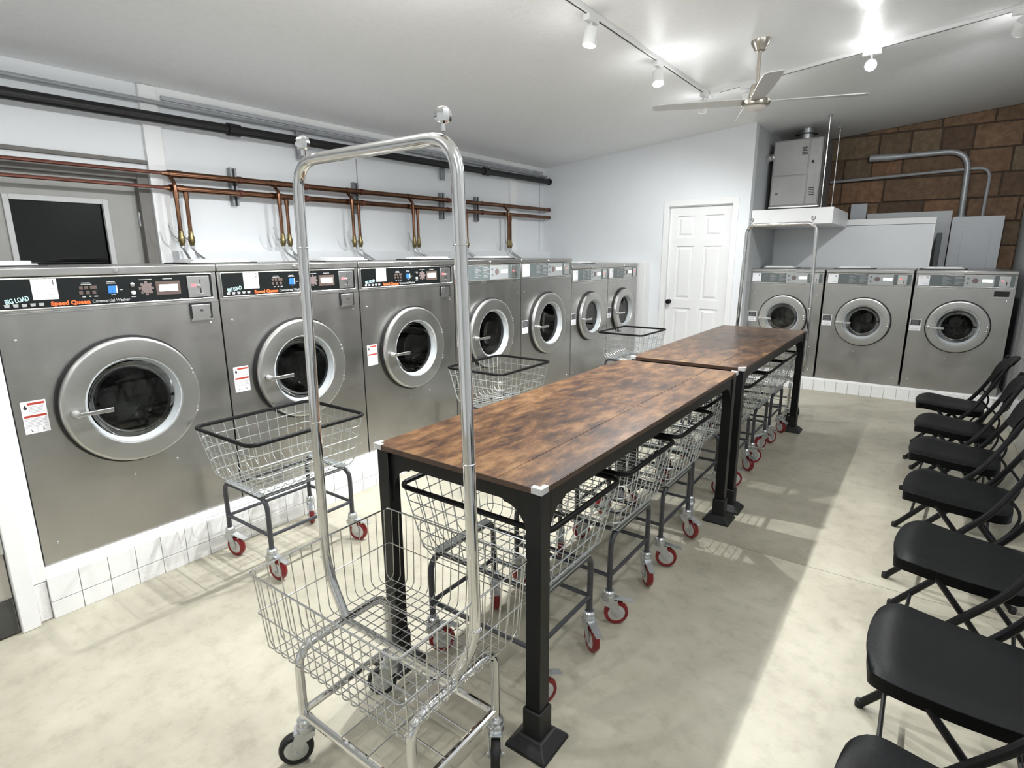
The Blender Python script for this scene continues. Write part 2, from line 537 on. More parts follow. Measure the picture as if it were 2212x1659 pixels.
# front wall behind the camera
struct(MB().box(XW-0.1, XR+0.1, Y0-0.12, Y0, 0, 3.2).build('wall_front', 'wall', smooth=False))

# block wall of the alcove
wk = struct(MB().box(-1.82, XR+0.12, YBR, YBR+0.15, 0, 3.15).build('wall_brick', 'brickmortar', smooth=False))
rng = random.Random(3)
zc = 1.30
row = 0
while zc < 3.0:
    hgt = 0.262
    x = -1.70-rng.uniform(0, 0.4)
    while x < XR:
        ln = rng.choice((0.30, 0.42, 0.45, 0.60, 0.74))*rng.uniform(0.92, 1.06)
        xa, xb = max(x, -1.699), min(x+ln, XR-0.001)
        if xb-xa > 0.04:
            g = 0.007
            d = rng.uniform(0.010, 0.024)
            b = MB()
            jx = [rng.uniform(-0.004, 0.004) for _ in range(8)]
            ztop = [min(zc+hgt-g, ceil_z(xa)-0.004), min(zc+hgt-g, ceil_z(xb)-0.004)]
            if ztop[0]-zc > 0.03:
                b.hexa([(xa+g+jx[0], YBR-d, zc+g), (xb-g+jx[1], YBR-d, zc+g), (xb-g, YBR+0.01, zc+g), (xa+g, YBR+0.01, zc+g)],
                       [(xa+g+jx[2], YBR-d+0.003, ztop[0]), (xb-g+jx[3], YBR-d+0.003, ztop[1]), (xb-g, YBR+0.01, ztop[1]), (xa+g, YBR+0.01, ztop[0])])
                b.build('brick', 'brick', wk, bevel=0.006, segs=1)
        x += ln
    zc += hgt; row += 1

# ------------------------------------------------------------------ plinths with tiles
pl = struct(MB().box(-3.95, -2.838, 0.567, 6.50, 0, 0.187).build('trim_plinth_left', 'grout', smooth=False))
m = MB().hexa([(-3.95, 0.567, 0.187), (-2.832, 0.567, 0.187), (-2.832, 6.5, 0.187), (-3.95, 6.5, 0.187)],
              [(-3.95, 0.567, 0.2195), (-2.866, 0.567, 0.2195), (-2.866, 6.5, 0.2195), (-3.95, 6.5, 0.2195)])
m.build('mortar_cap', 'mortar', pl, smooth=False)
tu = MB().box(0, 0.009, 0.0012, 0.1085, 0.0785, 0.186).mesh('tile', 'tile')
tb = MB().box(0, 0.009, 0.0012, 0.1085, 0.0, 0.0755).mesh('tile', 'tile')
y = 0.5665
while y+0.11 < 6.5:
    place('tile', tu, pl, 0.0012, (-2.838, y, 0), segs=1)
    place('tile', tb, pl, 0.0012, (-2.838, y, 0), segs=1)
    y += 0.11
pb = struct(MB().box(-1.70, XR-0.01, 6.962, 8.1, 0, 0.120).build('trim_plinth_back', 'grout', smooth=False))
m = MB().hexa([(-1.70, 6.953, 0.120), (XR-0.01, 6.953, 0.120), (XR-0.01, 8.1, 0.120), (-1.70, 8.1, 0.120)],
              [(-1.70, 6.985, 0.1355), (XR-0.01, 6.985, 0.1355), (XR-0.01, 8.1, 0.1355), (-1.70, 8.1, 0.1355)])
m.build('mortar_cap', 'mortar', pb, smooth=False)
tbk = MB().box(0.0012, 0.1085, -0.009, 0, 0.0, 0.119).mesh('tile', 'tile')
x = -1.70
while x+0.11 < XR-0.008:
    place('tile', tbk, pb, 0.0012, (x, 6.962, 0), segs=1)
    x += 0.11

# end post and access door left of the first washer
struct(MB().box(-3.95, -2.815, 0.457, 0.520, 0, 1.46).build('trim_8', 'trim', bevel=0.004))
struct(MB().box(-3.95, -2.840, 0.520, 0.566, 0.0, 0.175).build('trim_9', 'mortar', bevel=0.006))
struct(MB().box(-3.95, -2.838, 0.520, 0.570, 0.177, 1.46).build('trim_10', 'trim', bevel=0.003))
ad = struct(MB().box(-2.875, -2.835, -0.35, 0.452, 0.008, 1.46).build('door_1', 'beige'))
MB().box(-2.835, -2.830, -0.35, 0.450, 0.008, 0.162).build('kick_plate', 'kick', ad)
MB().lathe([(0.010, 0.36), (0.010, 0.44)], (-2.826, 0.446, 0), 'z', 10).build('hinge', 'zincplate', ad)
MB().box(-2.835, -2.831, 0.40, 0.446, 0.36, 0.44).build('hinge_leaf', 'zincplate', ad)
# end panel at the far end of the left row
struct(MB().box(-3.95, -2.80, 6.53, YD, 0, 1.40).build('trim_11', 'trim', bevel=0.004))

# ------------------------------------------------------------------ exit door in the left wall
xd = XW-0.045
d2 = struct(MB().box(xd-0.04, xd, 0.87, 1.055, 0.01, 2.0).box(xd-0.04, xd, 1.55, 1.745, 0.01, 2.0).box(xd-0.04, xd, 1.055, 1.55, 1.84, 2.0).box(xd-0.04, xd, 1.055, 1.55, 0.01, 0.95).build('door_2', 'door_grey', smooth=False))
g = MB()
for (a, b, c, d) in ((1.035, 1.065, 0.93, 1.86), (1.54, 1.57, 0.93, 1.86)):
    g.box(xd-0.005, xd+0.012, a, b, c, d)
for (c, d) in ((1.83, 1.86), (0.93, 0.96)):
    g.box(xd-0.005, xd+0.012, 1.065, 1.54, c, d)
g.build('glazing_frame', 'door_trim_light', d2, bevel=0.003)
MB().box(xd-0.022, xd-0.018, 1.055, 1.55, 0.95, 1.84).build('pane', 'pane', d2)
j = MB().box(XW-0.12, XW+0.012, 1.745, 1.815, 0, 2.06).box(XW-0.12, XW+0.012, 0.82, 0.87, 0, 2.06).box(XW-0.12, XW+0.012, 0.87, 1.745, 2.0, 2.06)
struct(j.build('trim_12', 'door_frame', bevel=0.003))
struct(MB().box(XW, XW+0.02, 0.80, 1.82, 2.10, 2.125).build('trim_13', 'door_frame', bevel=0.003))
MB().lathe([(0.011, 1.70), (0.011, 1.79)], (xd+0.008, 1.748, 0), 'z', 10).build('hinge', 'zincplate', d2)
# dark box added behind the pane to stand for the night
ou = MB().box(XW-1.4, XW-1.3, 0.2, 2.4, -0.1, 2.6).box(XW-1.4, XW-0.13, 0.2, 0.3, -0.1, 2.6).box(XW-1.4, XW-0.13, 2.3, 2.4, -0.1, 2.6).box(XW-1.4, XW-0.13, 0.2, 2.4, 2.5, 2.6).box(XW-1.4, XW-0.13, 0.2, 2.4, -0.1, -0.02)
struct(ou.build('wall_night_box', 'outside', smooth=False))

# ------------------------------------------------------------------ white six panel door
wd = thing('door_3', 'white six-panel door with a round black knob', 'door', (-2.24, YD+0.03, 0))
wd['kind'] = 'structure'
W2, HT = 0.357, 2.02
cells = []
rows = [(0.22, 0.86), (0.96, 1.58), (1.68, 1.92)]
cols = [(-0.262, -0.055), (0.055, 0.262)]
b = MB()
xs = [-W2, -0.262, -0.055, 0.055, 0.262, W2]
zs = [0.01, 0.22, 0.86, 0.96, 1.58, 1.68, 1.92, HT]
for i in range(5):
    for k in range(7):
        if i in (1, 3) and k in (1, 3, 5): continue
        b.box(xs[i], xs[i+1], 0, 0.035, zs[k], zs[k+1])
b.box(-W2, W2, 0.012, 0.034, 0.01, HT)
b.build('leaf', 'trim', wd, smooth=False)
for (za, zb) in rows:
    for (xa, xb) in cols:
        p = MB()
        e, dd = 0.022, 0.045
        p.hexa([(xa+e, 0.0125, za+e), (xb-e, 0.0125, za+e), (xb-e, 0.0125, zb-e), (xa+e, 0.0125, zb-e)],
               [(xa+dd, 0.002, za+dd), (xb-dd, 0.002, za+dd), (xb-dd, 0.002, zb-dd), (xa+dd, 0.002, zb-dd)])
        p.build('raised_panel', 'trim', wd, smooth=False)
kn = MB().lathe([(0.026, 0.0), (0.026, -0.006), (0.012, -0.010), (0.011, -0.03), (0.024, -0.038), (0.029, -0.05), (0.025, -0.062), (0.0, -0.066)], (-0.315, 0, 0.93), 'y', 24)
kn.build('knob', 'black_metal', wd)
cs = MB().box(-2.665, -2.60, YD-0.016, YD, 0, 2.095).box(-1.88, -1.815, YD-0.016, YD, 0, 2.095).box(-2.60, -1.88, YD-0.016, YD, 2.03, 2.095)
struct(cs.build('trim_14', 'trim', bevel=0.004))
struct(MB().box(-2.605, -2.60, YD, YD+0.12, 0, 2.03).box(-1.88, -1.875, YD, YD+0.12, 0, 2.03).box(-2.6, -1.88, YD, YD+0.12, 2.022, 2.03).build('trim_15', 'trim'))

# ------------------------------------------------------------------ washing machines
def ring_front(mb, x0, x1, z0, z1, cx, cz, r, y, n=64):
    angs = [2*pi*k/n for k in range(n)]
    for (px, pz) in ((x0, z0), (x1, z0), (x1, z1), (x0, z1)):
        angs.append(atan2(pz-cz, px-cx) % (2*pi))
    angs = sorted(set(round(a, 6) for a in angs))
    inner, outer = [], []
    for a in angs:
        c, s = cos(a), sin(a)
        inner.append((cx+r*c, y, cz+r*s))
        t = 1e9
        if c > 1e-9: t = min(t, (x1-cx)/c)
        if c < -1e-9: t = min(t, (x0-cx)/c)
        if s > 1e-9: t = min(t, (z1-cz)/s)
        if s < -1e-9: t = min(t, (z0-cz)/s)
        outer.append((cx+t*c, y, cz+t*s))
    m_ = len(angs)
    mb.add(inner+outer, [(i, (i+1) % m_, m_+(i+1) % m_, m_+i) for i in range(m_)])

_wm = {}
def cached(key, fn):
    if key not in _wm: _wm[key] = fn()
    return _wm[key]

def rivet_mesh():
    return MB().lathe([(0.0065, 0), (0.0055, -0.003), (0.003, -0.0045), (0, -0.005)], (0, 0, 0), 'y', 8).mesh('rivet', 'steel_light')

def washer(label, loc, rz, w, H, style, number, group):
    """local: front plane y=0 facing -Y, x to the viewer's right, z up from the plinth"""
    t = thing('washing_machine', label, 'washer', loc, rz, group)
    big = style in ('big', 'mid')
    hw = w/2-0.004
    if big: zb, zt, ht = 1.064, 1.203, H; dz, dr = 0.650, 0.280
    elif style == 'far': zb, zt, ht = H-0.168, H-0.035, H; dz, dr = 0.640, 0.247
    else: zb, zt, ht = 1.018, 1.150, H; dz, dr = 0.650, 0.247
    dx = -0.012 if rz else 0.0
    dep = 0.98
    k = dr/0.280
    gl_r = 0.182*k
    # body: open front with a round port
    def f_body():
        b = MB()
        ring_front(b, -hw, hw, 0, zb, dx, dz, gl_r+0.03, 0.0)
        b.add([(-hw, 0, 0), (hw, 0, 0), (hw, dep, 0), (-hw, dep, 0), (-hw, 0, zb), (hw, 0, zb), (hw, dep, zb), (-hw, dep, zb)],
              [(0, 3, 2, 1), (1, 2, 6, 5), (2, 3, 7, 6), (3, 0, 4, 7), (4, 5, 6, 7)])
        return b.mesh('body', 'steel', 30)
    place('body', cached(('body', style, w, H, dx), f_body), t)
    # drum seen through the glass
    def f_drum():
        b = MB()
        rr = gl_r+0.030
        b.lathe([(rr, 0.0), (rr, 0.05), (rr*1.25, 0.07), (rr*1.25, 0.52)], (dx, 0, dz), 'y', 40)
        b.f = b.f[:-2]
        b.lathe([(0.0, 0.44), (0.055, 0.44), (0.055, 0.47), (rr*0.6, 0.50), (rr*1.25, 0.52)], (dx, 0, dz), 'y', 40)
        for q in range(3):
            a = 2*pi*q/3+0.5
            c, s = cos(a), sin(a)
            R = rr*1.25
            pts = []
            for (u, h) in ((-0.05, 0.0), (0.05, 0.0), (0.02, 0.06), (-0.02, 0.06)):
                pts.append((dx+c*(R-h)-s*u, dz+s*(R-h)+c*u))
            b.prism(pts, 'y', 0.10, 0.50)
        return b.mesh('drum', 'drum', 30)
    place('drum', cached(('drum', style, dx), f_drum), t)
    # control section frame and hood
    place('control_frame', cached(('cf', style, w, H), lambda: MB().box(-hw, hw, 0.0, dep, zb+0.002, zt).mesh('control_frame', 'steel')), t, 0.003)
    hood = place('top_cover', cached(('hood', style, w, H), lambda: MB().box(-hw-0.002, hw+0.002, -0.008, dep, zt+0.002, ht).mesh('top_cover', 'steel')), t, 0.004)
    place('latch', cached('latch', lambda: MB().lathe([(0.009, 0), (0.009, -0.006), (0.006, -0.010), (0, -0.011)], (0, 0, 0), 'y', 12).mesh('latch', 'steel_light')), hood, 0, (0.0, -0.008, (zt+ht)/2))
    # soap box lid on the cover
    def f_soap():
        return MB().box(-0.17, 0.17, 0.40, 0.62, ht, ht+0.012).box(-0.15, 0.15, 0.41, 0.60, ht+0.012, ht+0.026).mesh('soap_dispenser', 'paint_marker')
    sp = place('soap_dispenser', cached(('soap', ht), f_soap), t, 0.003, (-w*0.22 if number != '1' else -0.33, 0, 0))
    place('dispenser_base', cached(('soapb', ht), lambda: MB().box(-0.20, 0.20, 0.38, 0.66, ht-0.001, ht+0.007).mesh('dispenser_base', 'rubber')), sp, 0.002)
    # chrome trim line around the panel
    pz0, pz1 = zb+0.014, zt-0.006
    px0, px1 = -hw+0.016, hw-0.022
    if style != 'big': px0, px1 = -hw+0.014, hw-0.014
    def f_trim():
        b = MB()
        cxm, czm = (px0+px1)/2, (pz0+pz1)/2
        pts = [(p[0]+cxm, -0.002, p[1]+czm) for p in rrect((px1-px0)/2, (pz1-pz0)/2, 0.008, 0)]
        b.tube(pts, 0.0028, 6, closed=True)
        b.box(-hw, hw, -0.003, 0.0, zb-0.004, zb+0.002)
        return b.mesh('panel_trim', 'steel_light')
    place('panel_trim', cached(('trim', style, w, H), f_trim), t)
    # control panel
    PM = 'panel_black' if style == 'big' else 'panel_teal'
    cp = place('control_panel', cached(('cp', style, w, H), lambda: MB().box(px0, px1, -0.0022, 0.0, pz0, pz1).mesh('control_panel', PM)), t)
    Y = -0.0024
    def q(name, xa, xb, za, zb_, material, parent=cp, th=0.0006, bev=0):
        return place(name, cached(('q', xa, xb, za, zb_, material, th), lambda: MB().box(xa, xb, Y-th, Y, za, zb_).mesh(name, material)), parent, bev)
    o = pz0-1.078                    # panel offset against the big machine
    if style == 'big':
        st = q('price_sheet', -0.301, -0.217, 1.112+o, 1.194+o, 'paper', th=0.0008)
        def f_lines():
            b = MB()
            for (xa, xb, z) in ((-0.291, -0.272, 1.176), (-0.250, -0.226, 1.156), (-0.250, -0.230, 1.145), (-0.250, -0.222, 1.133), (-0.288, -0.266, 1.119), (-0.250, -0.228, 1.119)):
                b.box(xa, xb, Y-0.0012, Y-0.0008, z+o-0.0012, z+o+0.0012)
            return b.mesh('print', 'greyink')
        place('print', cached(('shl', o), f_lines), st)
        text('number', number, 0.030, 'ink', st, -0.229, Y-0.001, 1.179+o)
        text('lettering', 'BIG LOAD', 0.026, 'cyan', cp, -0.352, Y-0.0006, 1.114+o, 0.075, 0.16, 0.0006)
        text('lettering', 'Speed Queen', 0.022, 'orange', cp, -0.179, Y-0.0006, 1.094+o, 0.136, 0, 0.0010)
        text('lettering', 'Commercial Washer', 0.018, 'greylet', cp, -0.032, Y-0.0006, 1.094+o, 0.143, 0, 0.0004)
        def f_tubs():
            b = MB()
            for i in range(5):
                x = -0.386+0.027*i
                b.prism([(x-0.009, 1.100+o), (x-0.007, 1.088+o), (x+0.007, 1.088+o), (x+0.009, 1.100+o)], 'y', Y-0.0006, Y)
            return b.mesh('tub_icons', 'greylet')
        place('tub_icons', cached(('tubs', o), f_tubs), cp)
        def f_keys():
            b = MB()
            for (x, z) in ((-0.137, 1.152), (-0.119, 1.152), (-0.139, 1.132), (-0.115, 1.132), (-0.092, 1.132)):
                b.box(x-0.007, x+0.007, Y-0.002, Y, z+o-0.007, z+o+0.007)
            b.box(-0.105, -0.080, Y-0.002, Y, 1.145+o, 1.159+o)
            return b.mesh('keypad', 'brownkey')
        place('keypad', cached(('keys', o), f_keys), cp, 0.001)
        def f_marks():
            b = MB()
            for (xa, xb, z, h) in ((-0.133, -0.102, 1.172, 3), (-0.136, -0.097, 1.166, 3), (-0.040, -0.010, 1.173, 3), (-0.043, -0.006, 1.167, 3), (-0.136, -0.124, 1.115, 4), (-0.112, -0.104, 1.116, 4), (-0.094, -0.080, 1.115, 4), (0.004, 0.018, 1.138, 3), (0.085, 0.138, 1.178, 3), (0.184, 0.226, 1.178, 3), (0.046, 0.066, 1.104, 3), (-0.030, -0.012, 1.119, 2)):
                b.box(xa, xb, Y-0.0006, Y, z+o-h*0.0006, z+o+h*0.0006)
            return b.mesh('print', 'greylet')
        place('print', cached(('marks', o), f_marks), cp)
        place('blue_keys', cached(('blue', o), lambda: MB().box(-0.039, -0.025, Y-0.002, Y, 1.124+o, 1.156+o).box(-0.024, -0.010, Y-0.002, Y, 1.124+o, 1.156+o).mesh('blue_keys', 'blue')), cp)
        q('white_key', -0.009, -0.004, 1.124+o, 1.156+o, 'whiteink', th=0.002)
        place('key_switch', cached('kswitch', lambda: MB().lathe([(0.009, 0), (0.009, -0.008), (0.006, -0.010), (0, -0.010)], (0, 0, 0), 'y', 14).mesh('key_switch', 'steel_light')), cp, 0, (0.055, Y, 1.158+o))
        place('push_button', cached('pbutton', lambda: MB().lathe([(0.009, 0), (0.009, -0.006), (0.005, -0.010), (0, -0.011)], (0, 0, 0), 'y', 14).mesh('push_button', 'whiteink')), cp, 0, (0.056, Y, 1.122+o))
        def f_dial():
            b = MB().lathe([(0.022, 0), (0.022, -0.003), (0, -0.0032)], (0.112, Y, 1.139+o), 'y', 24)
            for i in range(8):
                a = 2*pi*i/8
                x, z = 0.112+0.025*cos(a), 1.139+o+0.025*sin(a)
                b.box(x-0.006, x+0.006, Y-0.001, Y, z-0.006, z+0.006)
            return b.mesh('dial', 'dial')
        place('dial', cached(('dial', o), f_dial), cp)
        bz = q('display_bezel', 0.152, 0.258, 1.106+o, 1.167+o, 'brownkey', th=0.001)
        q('display', 0.165, 0.246, 1.122+o, 1.152+o, 'lcd', bz, th=0.0016)
        ck = q('coin_plate', 0.290, 0.394, 1.086+o, 1.187+o, 'steel_light', th=0.006, bev=0.002)
        q('price_display', 0.306, 0.328, 1.137+o, 1.149+o, 'redled', ck, th=0.0066)
        place('coin_slot', cached(('slot', o), lambda: MB().box(0.3465, 0.3495, Y-0.0064, Y, 1.148+o, 1.170+o).box(0.345, 0.351, Y-0.0064, Y, 1.104+o, 1.128+o).mesh('coin_slot', 'slot')), ck)
        place('coin_return', cached(('cret', o), lambda: MB().lathe([(0.008, 0), (0.008, -0.012), (0, -0.013)], (0.344, Y-0.006, 1.138+o), 'y', 12).box(0.338, 0.362, Y-0.018, Y-0.006, 1.099+o, 1.103+o).mesh('coin_return', 'steel_light')), ck)
        cb = place('coin_box_door', cached('cbd', lambda: MB().box(0.296, 0.382, -0.010, 0, 0.987, 1.050).mesh('coin_box_door', 'steel_light')), t, 0.002)
        place('coin_box_frame', cached('cbf', lambda: MB().box(0.288, 0.296, -0.006, 0, 0.98, 1.058).box(0.382, 0.392, -0.006, 0, 0.98, 1.058).box(0.296, 0.382, -0.006, 0, 1.050, 1.058).mesh('coin_box_frame', 'gasket')), cb)
        place('sill', cached('cbs', lambda: MB().box(0.288, 0.392, -0.012, 0, 0.974, 0.981).mesh('sill', 'steel_light')), cb)
        place('lock', cached('cbl', lambda: MB().lathe([(0.006, 0), (0.006, -0.013), (0, -0.013)], (0.340, 0, 1.022), 'y', 12).mesh('lock', 'ink')), cb)
    else:
        ww = px1-px0
        X = lambda f_: px0+ww*f_
        a, b_ = pz0, pz1
        st = q('price_sheet', X(0.008), X(0.135), a+0.010, b_-0.006, 'paper', th=0.0008)
        place('print', cached(('npr', style, w, H), lambda: MB().box(X(0.095), X(0.118), Y-0.0012, Y-0.0008, b_-0.036, b_-0.016).box(X(0.02), X(0.06), Y-0.0012, Y-0.0008, b_-0.024, b_-0.021).box(X(0.07), X(0.12), Y-0.0012, Y-0.0008, a+0.024, a+0.027).mesh('print', 'greyink')), st)
        def f_pt():
            bb = MB()
            for c0 in (0.27, 0.40):
                for i in range(7):
                    z = b_-0.020-i*0.012
                    bb.box(X(c0), X(c0+0.05+0.045*((i*7+int(c0*100)) % 3)/2), Y-0.0006, Y, z-0.0022, z+0.0022)
            bb.box(X(0.33), X(0.46), Y-0.0006, Y, b_-0.012, b_-0.008)
            return bb.mesh('print', 'greylet')
        place('print', cached(('pt', style, w, H), f_pt), cp)
        gp = q('grey_section', X(0.50), X(0.80), a+0.004, b_-0.004, 'panel_grey', th=0.0010)
        zm = (a+b_)/2
        place('indicator', cached(('ind', style, w, H), lambda: MB().lathe([(0.009, 0), (0.009, -0.003), (0, -0.003)], (X(0.535), Y, zm+0.026), 'y', 12).lathe([(0.009, 0), (0.009, -0.003), (0, -0.003)], (X(0.535), Y, zm-0.020), 'y', 12).mesh('indicator', 'panel_teal')), gp)
        place('dial', cached(('dialb', style, w, H), lambda: MB().lathe([(0.024, 0), (0.024, -0.003), (0, -0.0034)], (X(0.61), Y, zm+0.004), 'y', 24).mesh('dial', 'dial')), gp)
        q('display', X(0.68), X(0.785), zm-0.008, zm+0.018, 'lcd', gp, th=0.003)
        ck = q('coin_plate', X(0.845), X(0.955), a+0.010, b_-0.008, 'steel_light', th=0.005, bev=0.002)
        q('price_display', X(0.868), X(0.893), zm+0.002, zm+0.010, 'redled', ck, th=0.0056)
        q('coin_slot', X(0.915), X(0.925), a+0.020, zm-0.004, 'slot', ck, th=0.0056)
        if number in ('M3',):
            pass
    if style == 'back3':
        pt = q('open_coin_port', hw-0.150, hw-0.040, zb-0.070, zb-0.018, 'gasket', t, th=0.002)
        q('port_sill', hw-0.155, hw-0.035, zb-0.076, zb-0.069, 'steel_light', pt, th=0.010)
    # door
    def f_door():
        b = MB()
        ri = gl_r+0.013
        prof = [(dr-0.004, -0.012), (dr, -0.016), (dr, -0.038), (dr-0.003, -0.044), (dr-0.010, -0.0475), (dr-0.012, -0.0475), (ri+0.010, -0.052), (ri+0.003, -0.051), (ri, -0.046), (ri, -0.012)]
        b.lathe(prof, (dx, 0, dz), 'y', 64, closed=True)
        return b.mesh('door', 'steel_door', 28)
    door = place('door', cached(('door', style, dx), f_door), t)
    place('gasket', cached(('gas', style, dx), lambda: MB().lathe([(dr+0.010, -0.0005), (dr+0.010, -0.014), (dr-0.02, -0.018), (gl_r+0.020, -0.018), (gl_r+0.020, -0.0005)], (dx, 0, dz), 'y', 64, closed=True).mesh('gasket', 'gasket')), door)
    place('seal', cached(('seal', style, dx), lambda: MB().lathe([(gl_r+0.0125, -0.046), (gl_r+0.0125, -0.008), (gl_r-0.004, -0.006), (gl_r-0.006, -0.012), (gl_r+0.004, -0.030), (gl_r+0.007, -0.046)], (dx, 0, dz), 'y', 64, closed=True).mesh('seal', 'seal', 60)), door)
    place('glass', cached(('gls', style, dx), lambda: MB().lathe([(gl_r-0.003, -0.010), (gl_r*0.92, 0.030), (gl_r*0.70, 0.070), (gl_r*0.4, 0.087), (0.0, 0.092)], (dx, 0, dz), 'y', 64).mesh('glass', 'glass', 80)), door)
    gob = door.children[-1]
    # handle
    hx, hz = dx-0.236*(1 if big else 0.985), dz-0.012
    if style in ('back', 'back3'): hx = dx-0.228
    ang = 0.0
    hn = MB().lathe([(0.016, -0.052), (0.015, -0.075), (0.011, -0.094), (0.0, -0.097)], (0, 0, 0), 'y', 20)
    hl = place('handle', cached('hhub', lambda: hn.mesh('handle', 'steel_light')), door, 0, (hx, 0, hz))
    place('lever', cached('hlev', lambda: MB().prism([(-0.006, -0.007), (0.06, -0.010), (0.128, -0.012), (0.130, 0.008), (0.06, 0.007), (-0.006, 0.007)], 'y', -0.094, -0.080).mesh('lever', 'steel_light')), hl, 0.002)
    rv = cached('rivet', rivet_mesh)
    for (x, z) in ((dr-0.030, 0.100), (dr-0.027, 0.080), (dr-0.027, -0.088), (dr-0.030, -0.108)) if big else ((dr-0.022, 0.030), (dr-0.020, 0.012), (dr-0.020, -0.012), (dr-0.022, -0.030)):
        place('rivet', rv, door, 0, (dx+x, -0.0505, dz+z))
    for (x, z) in ((-hw+0.05, zb-0.105), (hw-0.05, zb-0.108), (-hw+0.055, 0.09), (-0.05, dz-dr-0.075), (0.14, dz-dr-0.055), (hw-0.06, 0.085)):
        place('screw', rv, t, 0, (x, 0, z))
    # warning sticker
    if style == 'big':
        lb = place('warning_sticker', cached('wst', lambda: MB().box(-0.041, 0.041, -0.0008, 0, -0.067, 0.067).mesh('warning_sticker', 'paper')), t, 0, (-0.366, 0, 0.646))
        place('red_bands', cached('wsr', lambda: MB().box(-0.020, 0.037, -0.0013, -0.0008, 0.051, 0.060).box(-0.036, 0.037, -0.0013, -0.0008, 0.000, 0.009).mesh('red_bands', 'redink')), lb)
        def f_wl():
            b = MB()
            for i, (l, z) in enumerate(((0.034, 0.043), (0.030, 0.037), (0.035, 0.031), (0.028, 0.025), (0.033, 0.019), (0.036, -0.006), (0.034, -0.012), (0.036, -0.018), (0.030, -0.024), (0.036, -0.030), (0.026, -0.036))):
                b.box(-0.018 if z > 0.015 else -0.036, l, -0.0012, -0.0008, z-0.0011, z+0.0011)
            b.box(-0.040, 0.040, -0.0012, -0.0008, -0.0425, -0.0415)
            b.box(-0.0005, 0.0005, -0.0012, -0.0008, -0.066, -0.042)
            return b.mesh('print', 'greyink')
        place('print', cached('wsl', f_wl), lb)
        def f_fl():
            b = MB()
            b.prism([(-0.034, 0.040), (-0.030, 0.034), (-0.024, 0.034), (-0.021, 0.041), (-0.025, 0.047), (-0.0275, 0.054), (-0.031, 0.047)], 'y', -0.0013, -0.0008)
            return b.mesh('flame_mark', 'ink')
        place('flame_mark', cached('wsf', f_fl), lb)
        text('handwriting', 'L', 0.016, 'ink', lb, -0.018, -0.001, -0.054)
        text('handwriting', '5', 0.016, 'ink', lb, 0.020, -0.001, -0.054)
    else:
        xl = -hw+0.052 if style != 'mid' else -hw+0.062
        lb = place('warning_sticker', cached('mst', lambda: MB().box(-0.047, 0.047, -0.0008, 0, -0.058, 0.058).mesh('warning_sticker', 'paper')), t, 0, (xl, 0, dz-0.003))
        place('dark_field', cached('msd', lambda: MB().box(-0.041, 0.041, -0.0013, -0.0008, -0.004, 0.052).mesh('dark_field', 'ink')), lb)
        def f_ml():
            b = MB()
            for i in range(5):
                b.box(-0.034, 0.034-0.008*(i % 2), -0.0018, -0.0013, 0.043-0.010*i-0.0012, 0.043-0.010*i+0.0012)
            return b.mesh('print', 'greylet')
        place('print', cached('msl', f_ml), lb)
        place('fine_print', cached('msf', lambda: MB().box(-0.034, 0.034, -0.0012, -0.0008, -0.038, -0.035).box(-0.034, 0.024, -0.0012, -0.0008, -0.046, -0.043).box(-0.016, -0.010, -0.0012, -0.0008, -0.027, -0.016).box(0.006, 0.012, -0.0012, -0.0008, -0.027, -0.016).mesh('fine_print', 'greyink')), lb)
    return t

XL, ZP = -2.8787, 0.2206
G = [0.5787, 1.4474, 2.3217, 3.2067, 4.0662, 4.9321, 5.7232, 6.4871]
wl_labels = [
    ('big', '1', 'large steel washer number 1 with black panel, nearest in the left row'),
    ('big', '2', 'large steel washer number 2 with black panel, second in the left row'),
    ('big', '3', 'large steel washer number 3 with black panel, third in the left row'),
    ('mid', '4', 'steel washer with grey panel right beside washer 3, fourth in the left row'),
    ('mid', '5', 'tall steel washer with grey panel, next to the two lower far washers'),
    ('far', '6', 'lower steel washer with grey panel, sixth in the left row'),
    ('far', '7', 'lower steel washer at the far end of the left row, beside the white door'),
]
for i, (sty, num, lab) in enumerate(wl_labels):
    w = round(G[i+1]-G[i], 3)
    washer(lab, (XL, (G[i]+G[i+1])/2, ZP-0.0005), pi/2, w, 1.238 if i < 5 else 1.1635, sty, num, 'steel washers in the left row')
MX = [-1.7104, -0.9406, -0.1498, 0.6387]
for i, (num, lab) in enumerate((('8', 'steel washer in the alcove partly behind the far garment rack'), ('9', 'middle one of the three steel washers in the alcove'), ('0', 'steel washer in the alcove corner with an open black coin port'))):
    w = MX[i+1]-MX[i]-0.012
    washer(lab, ((MX[i]+MX[i+1])/2, 7.0, 0.135), 0, round(w, 3), 1.184, 'back3' if i == 2 else 'back', num, 'steel washers in the alcove')

